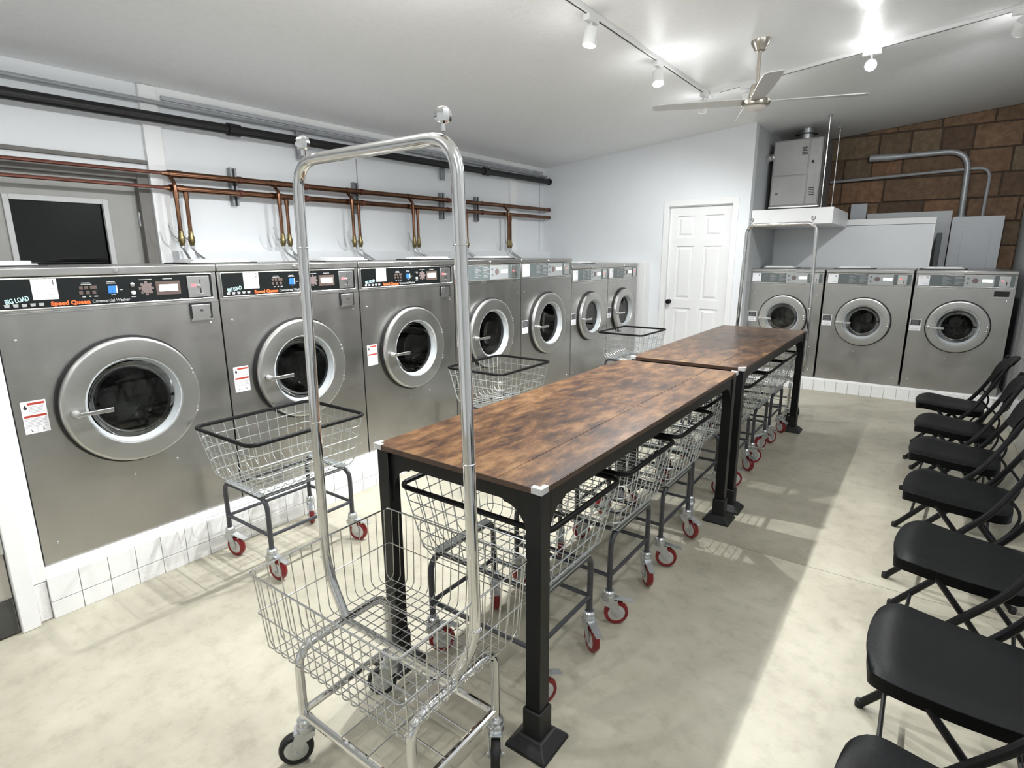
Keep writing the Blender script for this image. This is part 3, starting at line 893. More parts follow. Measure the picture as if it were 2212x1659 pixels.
# ------------------------------------------------------------------ folding tables
def make_table(label, cx, cy):
    t = thing('work_table', label, 'table', (cx, cy, 0), 0, 'wood topped work tables')
    hx, hy, zt = 0.3415, 0.974, 0.867
    for sy in (-1, 1):
        y0_, y1_ = (-hy, -0.0008) if sy < 0 else (0.0008, hy)
        for (xa, xb) in ((-hx, 0.1855), (0.1865, hx)):
            MB().box(xa, xb, y0_, y1_, zt-0.018, zt).build('top_board', 'wood', t, bevel=0.0012, segs=1)
    e = MB().box(-hx-0.001, hx+0.001, -hy-0.0012, -hy, zt-0.018, zt-0.0006).box(-hx-0.001, hx+0.001, hy, hy+0.0012, zt-0.018, zt-0.0006)
    e.box(-hx-0.0012, -hx, -hy, hy, zt-0.018, zt-0.0006).box(hx, hx+0.0012, -hy, hy, zt-0.018, zt-0.0006)
    e.build('edge_band', 'wood_edge', t)
    lw = 0.052
    bz = zt-0.018
    # aprons with arched corners
    def arch(a, n=10, R=0.105, drop=0.060, low=0.15):
        pts = [(-a, bz), (-a, bz-low-0.03)]
        for k in range(n+1):
            th = pi-pi/2*k/n
            pts.append((-a+R+R*cos(th), bz-drop-R+R*sin(th)-0.0))
        pts2 = [(-p[0], p[1]) for p in pts[::-1]]
        return pts+[(-a+R+0.02, bz-drop+0.006), (a-R-0.02, bz-drop+0.006)]+pts2
    def arch_poly(a):
        R, drop = 0.105, 0.058
        pts = [(-a, bz), (-a, bz-drop-R-0.02)]
        pts.append((-a+0.008, bz-drop-R-0.02))
        for k in range(11):
            th = pi-pi/2*k/10
            pts.append((-a+0.008+R*0.8+R*0.8*cos(th), bz-drop-R+R*sin(th)))
        pts.append((-a+0.008+R*0.8+0.006, bz-drop+0.008))
        mir = [(-p[0], p[1]) for p in pts[::-1]]
        return pts+mir
    def arch_solid(mb, a, axis, c0, c1):
        P = arch_poly(a)
        n = len(P)//2
        # strips between the top edge and the arched lower edge keep the concave outline clean
        low = P[1:n]+P[n:-1]
        for i in range(len(low)-1):
            p, q_ = low[i], low[i+1]
            if abs(p[0]-q_[0]) < 1e-6: continue
            mb.prism([(p[0], bz), p, q_, (q_[0], bz)], axis, c0, c1)
    for sy in (-1, 1):
        a = MB(); c = sy*(hy-0.020)
        arch_solid(a, hx-lw+0.002, 'y', c-0.003, c+0.003)
        a.build('end_apron', 'black_metal', t)
    for sx in (-1, 1):
        a = MB(); c = sx*(hx-0.012)
        arch_solid(a, hy-lw+0.002, 'x', c-0.003, c+0.003)
        a.build('side_apron', 'black_metal', t)
        b = MB()
        for yb in (-0.62, -0.15, 0.35, 0.75):
            b.lathe([(0.009, 0), (0.009, 0.006), (0, 0.008)], (sx*(hx-0.0095), yb, bz-0.03), 'x', 10)
    for sx in (-1, 1):
        for sy in (-1, 1):
            x, y = sx*(hx-lw/2-0.003), sy*(hy-lw/2-0.003)
            lg = MB().box(x-lw/2, x+lw/2, y-lw/2, y+lw/2, 0.02, bz-0.0005).build('leg', 'black_metal', t, bevel=0.002, segs=1)
            s = 0.033
            ft = MB()
            ft.box(x-s, x+s, y-s, y+s, 0.03, 0.132)
            e_ = 0.075
            ft.hexa([(x-e_, y-e_, 0.0), (x+e_, y-e_, 0.0), (x+e_, y+e_, 0.0), (x-e_, y+e_, 0.0)],
                    [(x-e_+0.004, y-e_+0.004, 0.012), (x+e_-0.004, y-e_+0.004, 0.012), (x+e_-0.004, y+e_-0.004, 0.012), (x-e_+0.004, y+e_-0.004, 0.012)])
            ft.hexa([(x-e_+0.004, y-e_+0.004, 0.012), (x+e_-0.004, y-e_+0.004, 0.012), (x+e_-0.004, y+e_-0.004, 0.012), (x-e_+0.004, y+e_-0.004, 0.012)],
                    [(x-s-0.008, y-s-0.008, 0.042), (x+s+0.008, y-s-0.008, 0.042), (x+s+0.008, y+s+0.008, 0.042), (x-s-0.008, y+s+0.008, 0.042)])
            ft.build('foot', 'rubber', lg, bevel=0.004)
            # clear corner guards
            k = MB()
            X0, Y0_ = sx*hx, sy*hy
            k.box(min(X0+sx*0.004, X0-sx*0.032), max(X0+sx*0.004, X0-sx*0.032), min(Y0_+sy*0.004, Y0_-sy*0.012), max(Y0_+sy*0.004, Y0_-sy*0.012), zt+0.0004, zt+0.004)
            k.box(min(X0+sx*0.004, X0-sx*0.012), max(X0+sx*0.004, X0-sx*0.012), min(Y0_-sy*0.012, Y0_-sy*0.032), max(Y0_-sy*0.012, Y0_-sy*0.032), zt+0.0004, zt+0.004)
            k.box(min(X0+sx*0.0016, X0+sx*0.0045), max(X0+sx*0.0016, X0+sx*0.0045), min(Y0_+sy*0.0045, Y0_-sy*0.032), max(Y0_+sy*0.0045, Y0_-sy*0.032), zt-0.016, zt+0.0036)
            k.box(min(X0+sx*0.0045, X0-sx*0.032), max(X0+sx*0.0045, X0-sx*0.032), min(Y0_+sy*0.0016, Y0_+sy*0.0045), max(Y0_+sy*0.0016, Y0_+sy*0.0045), zt-0.016, zt+0.0036)
            k.build('corner_guard', 'clear', t, bevel=0.001, segs=1)
    return t
make_table('near wood-topped table with black metal legs, beside the chrome garment rack', -1.1376, 1.2198+0.974)
make_table('far wood-topped table with black metal legs, in front of the alcove washers', -1.1341, 3.2885+0.974)

# ------------------------------------------------------------------ casters
def caster_meshes(tyre, hubm, fork):
    f = MB()
    f.lathe([(0.020, 0.128), (0.023, 0.134), (0.023, 0.146), (0.018, 0.152), (0.014, 0.152)], (0, 0, 0), 'z', 16)
    f.lathe([(0.024, 0.108), (0.026, 0.116), (0.025, 0.128), (0.018, 0.130)], (0, 0, 0), 'z', 16)
    for s in (-1, 1):
        f.prism([(0.026, 0.112), (-0.030, 0.112), (-0.046, 0.060), (-0.040, 0.042), (-0.022, 0.042), (-0.004, 0.078), (0.026, 0.096)], 'y', s*0.0195-0.0012, s*0.0195+0.0012)
    f.box(-0.034, 0.028, -0.0195, 0.0195, 0.108, 0.112)
    f.tube([(-0.031, -0.026, 0.051), (-0.031, 0.026, 0.051)], 0.0055, 8)
    fm = f.mesh('caster', fork)
    w = MB().lathe([(0.036, -0.013), (0.047, -0.013), (0.050, -0.008), (0.051, 0.0), (0.050, 0.008), (0.047, 0.013), (0.036, 0.013)], (-0.031, 0, 0.051), 'y', 28, closed=True)
    wm = w.mesh('wheel', tyre, 50)
    h = MB().lathe([(0.0365, -0.011), (0.030, -0.014), (0.014, -0.013), (0.010, -0.016), (0.010, 0.016), (0.014, 0.013), (0.030, 0.014), (0.0365, 0.011)], (-0.031, 0, 0.051), 'y', 24)
    hm = h.mesh('hub', hubm, 40)
    br = MB()
    br.hexa([(-0.020, -0.016, 0.116), (-0.100, -0.013, 0.098), (-0.100, 0.013, 0.098), (-0.020, 0.016, 0.116)],
            [(-0.020, -0.016, 0.121), (-0.100, -0.013, 0.102), (-0.100, 0.013, 0.102), (-0.020, 0.016, 0.121)])
    br.tube([(-0.060, -0.014, 0.103), (-0.060, 0.014, 0.103)], 0.005, 8)
    bm_ = br.mesh('brake_pedal', fork)
    return fm, wm, hm, bm_
CM_RED = caster_meshes('redwheel', 'hub', 'zincplate')
CM_BLK = caster_meshes('rubber', 'zincplate', 'zincplate')
def caster(parent, x, y, ang, cm, brake=True):
    c = place('caster', cm[0], parent, 0, (x, y, 0), (0, 0, ang))
    place('wheel', cm[1], c); place('hub', cm[2], c)
    if brake: place('brake_pedal', cm[3], c)
    return c

# ------------------------------------------------------------------ wire basket
def basket(mb, top, bot, z1, z0, nx, ny, r, rings, chamf=0.03, rad=0.03, skirt=0.0):
    (tx, ty), (bx, by) = top, bot
    def half(z):
        k = (z-z0)/(z1-z0)
        return bx+(tx-bx)*k, by+(ty-by)*k
    for i in range(nx):                          # wires running along X, spaced in Y
        f = -1+2*i/(nx-1)
        f *= 0.93
        yb, yt = by*f, ty*f
        lo, hi = half(z0+chamf)
        ylo = yb+(yt-yb)*chamf/(z1-z0)
        p = [(-tx, yt, z1), (-lo, ylo, z0+chamf), (-(bx-chamf), yb, z0), (bx-chamf, yb, z0), (lo, ylo, z0+chamf), (tx, yt, z1)]
        mb.tube(fillet(p, 0.006, 2), r, 5)
    for i in range(ny):
        f = (-1+2*i/(ny-1))*0.93
        xb, xt = bx*f, tx*f
        lo, hi = half(z0+chamf)
        xlo = xb+(xt-xb)*chamf/(z1-z0)
        p = [(xt, -ty, z1), (xlo, -hi, z0+chamf), (xb, -(by-chamf), z0-2*r), (xb, by-chamf, z0-2*r), (xlo, hi, z0+chamf), (xt, ty, z1)]
        mb.tube(fillet(p, 0.006, 2), r, 5)
    for z in rings:
        hx_, hy_ = half(z)
        mb.tube(rrect(hx_+r, hy_+r, rad, z, 4), r*1.1, 5, closed=True)

# ------------------------------------------------------------------ laundry carts
def make_cart():
    t = thing('laundry_cart', 'cart', 'laundry cart', (0, 0, 0), 0, 'wire laundry carts')
    HX, HY, ZR = 0.252, 0.318, 0.690
    MB().tube(rrect(HX, HY, 0.045, ZR, 6), 0.0095, 10, closed=True).build('rim', 'vinyl', t)
    b = MB()
    basket(b, (HX-0.003, HY-0.003), (0.205, 0.262), ZR, 0.418, 11, 9, 0.0019, (0.462, 0.520, 0.578, 0.636), chamf=0.03, rad=0.04)
    stuff(b.build('wire_basket', 'zinc', t))
    lx, ly = 0.190, 0.2345
    for s in (-1, 1):
        u = fillet([(-lx, s*ly, 0.135), (-lx, s*ly, 0.395), (lx, s*ly, 0.395), (lx, s*ly, 0.135)], 0.06, 6)
        MB().tube(u, 0.0115, 10).build('leg_frame', 'gunmetal', t)
        MB().box(-lx+0.03, lx-0.03, s*ly-0.016, s*ly+0.016, 0.4065, 0.4110).build('strap', 'zincplate', t)
        MB().tube([(s*lx*0.72, -ly, 0.392), (s*lx*0.72, ly, 0.392)], 0.009, 8).build('upper_bar', 'gunmetal', t)
        MB().tube([(s*lx, -ly, 0.215), (s*lx, ly, 0.215)], 0.0085, 8).build('side_bar', 'gunmetal', t)
        MB().tube([(-lx, s*ly, 0.215), (lx, s*ly, 0.215)], 0.0085, 8).build('end_bar', 'gunmetal', t)
    for k, (sx, sy) in enumerate(((-1, -1), (1, -1), (1, 1), (-1, 1))):
        caster(t, sx*lx, sy*ly, 0.3*k, CM_RED)
    return t

proto = make_cart()
cart_spots = [
    # x, y, rotation, caster angles, label
    (-2.552, 1.530, 0.0, (3.4, 3.3, 3.5, 2.6), 'wire laundry cart standing in front of washer number 2'),
    (-2.556, 3.335, 0.0, (3.6, 2.2, 3.9, 3.1), 'wire laundry cart with black rim in front of the fourth washer'),
    (-2.536, 5.660, -0.02, (2.8, 3.4, 3.2, 0.6), 'wire laundry cart near the white door at the far end of the left row'),
    (-1.148, 1.556, pi/2, (2.6, 0.9, 0.8, 2.4), 'wire laundry cart under the near table, right behind its near end'),
    (-1.148, 2.106, pi/2, (2.2, 0.7, 0.6, 2.9), 'wire laundry cart under the near table, second from its near end'),
    (-1.148, 2.655, pi/2, (2.0, 1.1, -0.8, 2.6), 'wire laundry cart under the near table, third from its near end'),
    (-1.150, 3.262, 0.0, (2.5, 1.9, 2.8, 3.0), 'wire laundry cart straddling the gap between the two tables'),
    (-1.148, 3.852, pi/2, (2.3, 0.9, 1.2, 2.6), 'wire laundry cart under the far table, nearest to the gap'),
    (-1.148, 4.390, pi/2, (2.4, -0.7, 0.4, 2.8), 'wire laundry cart under the middle of the far table'),
    (-1.148, 4.918, pi/2, (2.6, 0.9, 1.9, 2.4), 'wire laundry cart under the far end of the far table'),
]
for i, (x, y, rz, angs, lab) in enumerate(cart_spots):
    o = proto if i == 0 else copy_tree(proto)
    o.location = (x, y, 0); o.rotation_euler = (0, 0, rz)
    o['label'] = lab
    ks = [c for c in o.children if c.name.startswith('caster')]
    for c, a in zip(ks, angs):
        c.rotation_euler = (0, 0, a)

# ------------------------------------------------------------------ chrome garment rack carts
def make_rack():
    t = thing('garment_rack_cart', 'rack', 'garment rack', (0, 0, 0), 0, 'chrome garment rack carts')
    ux, uy, uz = 0.232, 0.168, 0.385
    for s in (-1, 1):
        u = fillet([(s*ux, -uy, 0.135), (s*ux, -uy, uz), (s*ux, uy, uz), (s*ux, uy, 0.135)], 0.065, 7)
        MB().tube(u, 0.0135, 12).build('leg_frame', 'chrome', t)
        MB().tube([(s*ux, -uy, 0.175), (s*ux, uy, 0.175)], 0.0115, 10).build('lower_side_bar', 'chrome', t)
        MB().tube([(-ux, s*uy, 0.165), (ux, s*uy, 0.165)], 0.0125, 10).build('lower_end_bar', 'chrome', t)
        MB().tube([(s*0.055, -uy, 0.180), (s*0.055, uy, 0.180)], 0.0022, 6).build('shelf_wire', 'chrome_wire', t)
        MB().tube([(-ux, s*0.05, 0.186), (ux, s*0.05, 0.186)], 0.0022, 6).build('shelf_wire', 'chrome_wire', t)
    MB().tube([(-ux, 0.0, uz), (ux, 0.0, uz)], 0.0115, 10).build('cross_bar', 'chrome', t)
    b = MB()
    basket(b, (0.295, 0.251), (0.282, 0.234), 0.650, 0.407, 14, 17, 0.0017, (0.525,), chamf=0.013, rad=0.012)
    b.tube(rrect(0.296, 0.252, 0.012, 0.650, 4), 0.0028, 6, closed=True)
    for f in (-0.7, 0, 0.7):
        b.tube([(-0.2, 0.165*f, 0.4005), (0.2, 0.165*f, 0.4005)], 0.0026, 6)
    stuff(b.build('wire_basket', 'chrome_wire', t))
    px, pt, zt = 0.306, 0.283, 1.742
    path = [(-0.228, 0, 0.398), (-px, 0, 0.545), (-pt, 0, zt), (pt, 0, zt), (px, 0, 0.545), (0.228, 0, 0.398)]
    p = fillet(path[:2]+[path[2]], 0.05, 5)
    left = fillet([path[0], path[1], path[2], (0, 0, zt)], 0.085, 8)
    right = fillet([(0, 0, zt), path[3], path[4], path[5]], 0.085, 8)
    pts = left[:-1]+right
    MB().tube(pts, 0.0150, 14).build('hanger_frame', 'chrome', t)
    for s in (-1, 1):
        k = MB().lathe([(0.006, zt+0.012), (0.006, zt+0.026), (0.0165, zt+0.030), (0.019, zt+0.042), (0.0165, zt+0.054), (0.009, zt+0.060), (0, zt+0.061)], (s*(pt-0.035), 0, 0), 'z', 8)
        k.build('finial', 'chrome', t)
        for z in (1.52, 1.02, 0.58):
            x = s*(px+(pt-px)*(z-0.545)/(zt-0.545))
            MB().lathe([(0.0155, z-0.002), (0.0163, z-0.001), (0.0163, z+0.001), (0.0155, z+0.002)], (x, 0, 0), 'z', 14).build('joint_ring', 'steel_light', t)
    for k, (sx, sy) in enumerate(((-1, -1), (1, -1), (1, 1), (-1, 1))):
        caster(t, sx*ux, sy*uy, 0.5*k, CM_BLK, brake=False)
    return t
rk = make_rack()
rk.location = (-1.123, 0.955, 0)
rk['label'] = 'chrome garment rack cart with wire basket in the foreground'
for c, a in zip([c for c in rk.children if c.name.startswith('caster')], (0.95, -0.8, 2.2, 0.7)):
    c.rotation_euler = (0, 0, a)
rk2 = copy_tree(rk)
rk2.location = (-1.135, 5.56, 0)
rk2['label'] = 'chrome garment rack cart standing behind the far table'

# ------------------------------------------------------------------ folding chairs
def make_chair():
    t = thing('folding_chair', 'chair', 'chair', (0, 0, 0), 0, 'black folding chairs along the right wall')
    # local: faces -X, front edge at x=0, width along Y
    def outline(u):          # half width along depth u 0..1
        return 0.218-0.030*u
    US = [0, 0.012, 0.03, 0.06, 0.10, 0.15, 0.21, 0.28, 0.40, 0.55, 0.70, 0.82, 0.90, 0.96, 1.0]
    n = len(US)-1
    def slab(zoff):
        rows = []
        for u in US:
            d = 0.405*u
            hw_ = outline(u)
            rc = 0.085
            if d < rc: hw_ -= rc-math.sqrt(max(0.0, rc*rc-(rc-d)**2))
            e_ = 0.405-d
            if e_ < 0.05: hw_ -= 0.05-math.sqrt(max(0.0, 0.0025-(0.05-e_)**2))
            z = 0.452-0.030*u-0.010*sin(pi*u)
            if u < 0.20: z -= 0.026*(1-u/0.20)**2
            row_ = []
            for j in range(13):
                v = -1+2*j/12
                zz = z-0.006*(1-v*v)-(0.010*max(0, abs(v)-0.75)/0.25)
                row_.append((-0.012+d+0.012*v*v*(1-u), hw_*v, zz+zoff))
            rows.append(row_)
        return rows
    top, bot = slab(0.0), slab(-0.042)
    vs = [p for r_ in top for p in r_]+[(p[0]+0.008*(1 if k == 0 else 0), p[1]*0.97, p[2]) for k, r_ in enumerate(bot) for p in r_]
    N = 13; off = (n+1)*N
    fs = []
    for i in range(n):
        for j in range(N-1):
            fs.append((i*N+j, i*N+j+1, (i+1)*N+j+1, (i+1)*N+j))
            fs.append((off+i*N+j, off+(i+1)*N+j, off+(i+1)*N+j+1, off+i*N+j+1))
    for i in range(n):
        fs.append((i*N, (i+1)*N, off+(i+1)*N, off+i*N))
        fs.append((i*N+N-1, off+i*N+N-1, off+(i+1)*N+N-1, (i+1)*N+N-1))
    for j in range(N-1):
        fs.append((j, off+j, off+j+1, j+1))
        fs.append((n*N+j, n*N+j+1, off+n*N+j+1, off+n*N+j))
    MB().add(vs, fs).build('seat', 'black_plastic', t, bevel=0.006, angle=50)
    # curved backrest
    b = MB(); vs = []; m_ = 10; q_ = 6
    for layer in (0, 1):
        for i in range(q_+1):
            w_ = i/q_
            z = 0.575+0.215*w_
            xb = 0.405+0.085*w_-(0.012*sin(pi*w_))
            if w_ > 0.85: xb += 0.012*((w_-0.85)/0.15)**2
            hw_ = 0.213-0.016*(1-w_)-0.035*max(0, w_-0.7)**1.6*6
            for j in range(m_+1):
                v = -1+2*j/m_
                sag = 0.035*(1-v*v)
                zz = z
                if w_ > 0.6: zz -= 0.030*abs(v)**3*(w_-0.6)/0.4
                vs.append((xb+sag-0.018+(0.020 if layer else 0.0), hw_*v, zz))
    N = m_+1; off = (q_+1)*N
    fs = []
    for i in range(q_):
        for j in range(m_):
            fs.append((i*N+j, i*N+j+1, (i+1)*N+j+1, (i+1)*N+j))
            fs.append((off+i*N+j, off+(i+1)*N+j, off+(i+1)*N+j+1, off+i*N+j+1))
    for i in range(q_):
        fs.append((i*N, (i+1)*N, off+(i+1)*N, off+i*N)); fs.append((i*N+m_, off+i*N+m_, off+(i+1)*N+m_, (i+1)*N+m_))
    for j in range(m_):
        fs.append((j, off+j, off+j+1, j+1)); fs.append((q_*N+j, q_*N+j+1, off+q_*N+j+1, off+q_*N+j))
    MB().add(vs, fs).build('backrest', 'black_plastic', t, bevel=0.004, angle=50)
    for s in (-1, 1):
        yf = s*0.236
        MB().tube(fillet([(-0.005, yf, 0.012), (0.325, yf, 0.430), (0.385, s*0.216, 0.55), (0.478, s*0.208, 0.765)], 0.06, 5), 0.0132, 10).build('front_leg', 'black_metal', t)
        MB().tube([(0.135, s*0.195, 0.395), (0.445, s*0.205, 0.012)], 0.0105, 10).build('rear_leg', 'black_metal', t)
        MB().tube(fillet([(0.365, s*0.213, 0.505), (0.42, s*0.208, 0.44), (0.40, s*0.202, 0.36), (0.300, s*0.200, 0.205)], 0.04, 4), 0.0060, 8).build('folding_link', 'black_metal', t)
        f = MB().lathe([(0.0135, 0.0), (0.0135, 0.022), (0.0115, 0.026)], (-0.008, yf, 0), 'z', 10)
        f.build('foot_cap', 'rubber', t)
        MB().lathe([(0.0125, 0.0), (0.0125, 0.022), (0.0105, 0.026)], (0.450, s*0.205, 0), 'z', 10).build('foot_cap', 'rubber', t)
        MB().tube([(0.02, s*0.175, 0.418), (0.36, s*0.168, 0.404)], 0.008, 8).build('seat_rail', 'black_metal', t)
    MB().tube([(0.055, -0.236, 0.085), (0.055, 0.236, 0.085)], 0.0070, 8).build('front_crossbar', 'black_metal', t)
    MB().tube([(0.385, -0.202, 0.09), (0.385, 0.202, 0.09)], 0.0070, 8).build('rear_crossbar', 'black_metal', t)
    return t
cp_ = make_chair()
chairs = [(-0.030, 1.145, 0.0, 'black folding chair in the bottom right corner, nearest to the camera'),
          (-0.012, 1.770, 0.0, 'black folding chair second nearest to the camera'),
          (0.020, 2.500, -0.07, 'black folding chair third nearest to the camera, by the floor joint'),
          (0.022, 3.215, -0.09, 'black folding chair in the middle of the row along the right wall'),
          (0.022, 3.855, -0.07, 'black folding chair third from the alcove washers'),
          (0.032, 4.485, -0.08, 'black folding chair second from the alcove washers'),
          (0.020, 5.175, -0.06, 'black folding chair nearest to the alcove washers')]
for i, (x, y, rz, lab) in enumerate(chairs):
    o = cp_ if i == 0 else copy_tree(cp_)
    o.location = (x, y, 0); o.rotation_euler = (0, 0, rz)
    o['label'] = lab

# ------------------------------------------------------------------ pipes on the left wall
XP = -4.27
t = thing('iron_pipe', 'thick black iron pipe running along the left wall under the ceiling', 'pipe')
ze = lambda y: 2.385+0.008*(y-1.1)
MB().tube([(XP, Y0, ze(Y0)), (XP, YD, ze(YD))], 0.034, 16).build('run', 'iron', t)
for y in (2.40, 5.35):
    MB().tube([(XP, y-0.045, ze(y)), (XP, y-0.04, ze(y)), (XP, y+0.04, ze(y)), (XP, y+0.045, ze(y))], 0.044, 16).build('coupling', 'iron', t)
MB().tube([(XP, YD-0.03, ze(YD)), (XP, YD-0.004, ze(YD))], 0.041, 16).build('end_cap', 'iron', t)
for k, (y, lab) in enumerate(((2.985, 'upright galvanised channel behind the black pipe near the garment rack'), (4.69, 'upright galvanised channel behind the black pipe at the rack corner'))):
    tag(MB().box(XW+0.0301, XW+0.05, y-0.028, y+0.028, 2.27, 2.497).build('pipe_channel', 'strut', bevel=0.002), lab, 'bracket', 'channels holding the black pipe')
tag(MB().tube([(-4.318, Y0, 2.497), (-4.318, YD, 2.497)], 0.0135, 10).build('conduit', 'conduit'), 'thin grey conduit running above the black pipe', 'conduit')
tag(MB().box(XW+0.028, XW+0.05, 1.95, 6.62, 2.522, 2.548).build('wall_channel', 'boxgrey', bevel=0.002), 'flat grey raceway along the top of the left wall', 'conduit')

z_up = lambda y: 2.045+0.006*(y-1.9)
z_lo = lambda y: 1.952+0.0045*(y-1.9)
for (nm, zf, lab) in (('copper_pipe', z_up, 'upper copper water pipe on the left wall'), ('copper_pipe', z_lo, 'lower copper water pipe on the left wall')):
    t = thing(nm, lab, 'pipe', group='copper water pipes')
    MB().tube([(XP, 1.93, zf(1.93)), (XP, YD-0.035, zf(YD))], 0.0225, 14).build('main_run', 'copper', t)
    MB().tube([(XP, 1.86, zf(1.9)), (XP, 1.90, zf(1.9)), (XP, 1.93, zf(1.93))], 0.0225, 14, rad=[0.012, 0.018, 0.0255]).build('reducer', 'copper', t)
    MB().tube([(XP, Y0, zf(1.9)-0.012), (XP, 1.87, zf(1.9))], 0.0115, 10).build('thin_run', 'copper_red', t)
    MB().tube([(XP, YD-0.035, zf(YD)), (XP, YD-0.004, zf(YD))], 0.025, 14).build('end_cap', 'copper_red', t)
    for y in (1.95, 2.70, 3.42, 4.15, 4.95, 5.72):
        MB().tube([(XP, y-0.045, zf(y)), (XP, y+0.045, zf(y))], 0.0255, 14).build('tee', 'copper', t)

pairs = [(1.915, 2.005), (2.685, 2.780), (3.390, 3.500), (4.130, 4.240), (4.905, 5.000), (5.705, 5.820)]
names = ['first', 'second', 'third', 'fourth', 'fifth', 'last']
for (ya, yb), nm in zip(pairs, names):
    for k, y in enumerate((ya, yb)):
        t = thing('water_supply', 'copper drop pipe with valve, '+('left' if k == 0 else 'right')+' one of the '+nm+' pair from the exit door', 'valve', (0, 0, 0), 0, 'water supply drops')
        zf = z_up if k == 0 else z_lo
        if k == 0:
            p = fillet([(XP, y, zf(y)-0.01), (XP+0.012, y, zf(y)-0.035), (XP+0.052, y, z_lo(y)+0.03), (XP+0.052, y, z_lo(y)-0.05), (XP+0.052, y, 1.66)], 0.02, 3)
            xx = XP+0.052
        else:
            p = [(XP, y, zf(y)-0.01), (XP, y, 1.66)]; xx = XP
        MB().tube(p, 0.0135, 10).build('drop_pipe', 'copper', t)
        MB().tube([(xx, y, zf(y)-0.022 if k else z_lo(y)-0.03), (xx, y, (zf(y) if k else z_lo(y))-0.07)], 0.0175, 10).build('fitting', 'copper', t)
        v = MB().tube([(xx, y, 1.67), (xx, y, 1.64), (xx, y, 1.625), (xx, y, 1.60), (xx, y, 1.585), (xx, y, 1.57)], 0.02, 10, rad=[0.017, 0.017, 0.023, 0.023, 0.017, 0.015]).build('valve', 'brass', t)
        MB().tube(fillet([(xx, y, 1.612), (xx, y-0.035, 1.618), (xx+0.004, y-0.060, 1.650), (xx+0.004, y-0.074, 1.715)], 0.015, 3), 0.0055, 8).build('valve_lever', 'zincplate', v)
        MB().tube([(xx, y, 1.572), (xx, y, 1.553)], 0.014, 10).build('hose_nut', 'zincplate', t)
        sway = 0.0 if (k == 0 and nm == 'first') else 0.07
        MB().tube(fillet([(xx, y, 1.556), (xx+0.02, y+0.01, 1.52), (xx+0.12, y+sway, 1.44), (-3.95, y+sway*1.3, 1.34), (-3.875, y+sway*1.3, 1.30)], 0.05, 4), 0.0085, 8).build('hose', 'braid', t)
for y, lab in ((2.395, 'steel strut clamp on the copper pipes left of the near garment rack'), (2.955, 'steel strut clamp on the copper pipes behind the near rack post'), (3.535, 'steel strut clamp on the copper pipes inside the rack frame'), (4.68, 'steel strut clamp on the copper pipes by the right rack post'), (5.26, 'steel strut clamp on the copper pipes nearest to the back wall')):
    t = thing('pipe_strut', lab, 'bracket', group='strut clamps on the copper pipes')
    b = MB().box(XW+0.0, XW+0.004, y-0.024, y+0.024, 1.87, 2.14).box(XW, XW+0.045, y-0.024, y-0.020, 1.87, 2.14).box(XW, XW+0.045, y+0.020, y+0.024, 1.87, 2.14).box(XW+0.041, XW+0.045, y-0.020, y-0.009, 1.87, 2.14).box(XW+0.041, XW+0.045, y+0.009, y+0.020, 1.87, 2.14)
    b.build('channel', 'strut', t)
    for zf in (z_up, z_lo):
        MB().lathe([(0.0265, -0.016), (0.0265, 0.016)], (XP, y+0.012, zf(y)), 'y', 14).build('pipe_clamp', 'copper_red', t)
        MB().box(XW+0.043, XP, y-0.004, y+0.020, zf(y)-0.006, zf(y)+0.006).build('clamp_bolt', 'strut', t)

# ------------------------------------------------------------------ alcove: partition, platform, furnace, panel, conduits
pt_ = struct(MB().box(-1.70, -0.06, 7.99, 8.05, 0, 1.80).build('wall_service', 'wall', smooth=False))
MB().box(-1.70, -0.05, 7.975, 8.06, 1.805, 1.872).build('cap_board', 'trim', pt_, bevel=0.002)
MB().box(-0.075, -0.055, 7.98, 8.0, 0.2, 1.80).build('edge_strip', 'trim', pt_)
pf = tag(MB().box(-1.695, -0.905, 6.78, 7.96, 1.790, 1.950).build('furnace_platform', 'trim', bevel=0.003), 'white boxed platform carrying the furnace above the alcove washers', 'platform')
t = thing('furnace', 'grey sheet-metal furnace on the white platform in the alcove', 'furnace', (-1.39, 7.28, 1.9505))
MB().box(-0.25, 0.25, 0.0, 0.62, 0.06, 0.77).build('cabinet', 'furnace', t, bevel=0.008)
MB().box(-0.255, 0.255, -0.004, 0.62, 0.045, 0.06).build('base_rail', 'steel_light', t)
MB().box(-0.24, 0.24, 0.03, 0.60, 0.0, 0.045).build('base', 'furnace_dark', t)
MB().box(-0.235, 0.115, -0.008, 0.0, 0.395, 0.755).build('upper_panel', 'furnace', t, bevel=0.003)
MB().box(-0.235, 0.115, -0.008, 0.0, 0.075, 0.385).build('lower_panel', 'furnace', t, bevel=0.003)
MB().box(0.125, 0.240, -0.006, 0.0, 0.075, 0.755).build('side_panel', 'furnace', t, bevel=0.003)
for (xa, zb_) in ((0.05, 0.60), (0.15, 0.17)):
    for i in range(5):
        MB().box(xa, xa+0.055, -0.012, -0.006, zb_+0.018*i, zb_+0.018*i+0.007).build('louvre', 'slot', t)
for (x, z) in ((-0.06, 0.655), (0.10, 0.655), (0.08, 0.50), (0.10, 0.42), (-0.22, 0.42), (-0.1, 0.43), (-0.22, 0.09), (0.09, 0.12), (0.20, 0.62), (-0.20, 0.70)):
    place('screw', rivet_mesh() if False else cached('rivet', rivet_mesh), t, 0, (x, -0.009, z))
MB().lathe([(0.014, 0), (0.014, -0.010), (0, -0.012)], (0.165, -0.006, 0.52), 'y', 14).build('knob', 'slot', t)
MB().lathe([(0.016, 0), (0.016, -0.003), (0, -0.003)], (-0.18, -0.008, 0.20), 'y', 14).build('badge', 'furnace_dark', t)
MB().lathe([(0.075, 0.77), (0.075, 0.96)], (0.02, 0.30, 0), 'z', 20).build('flue', 'duct', t)
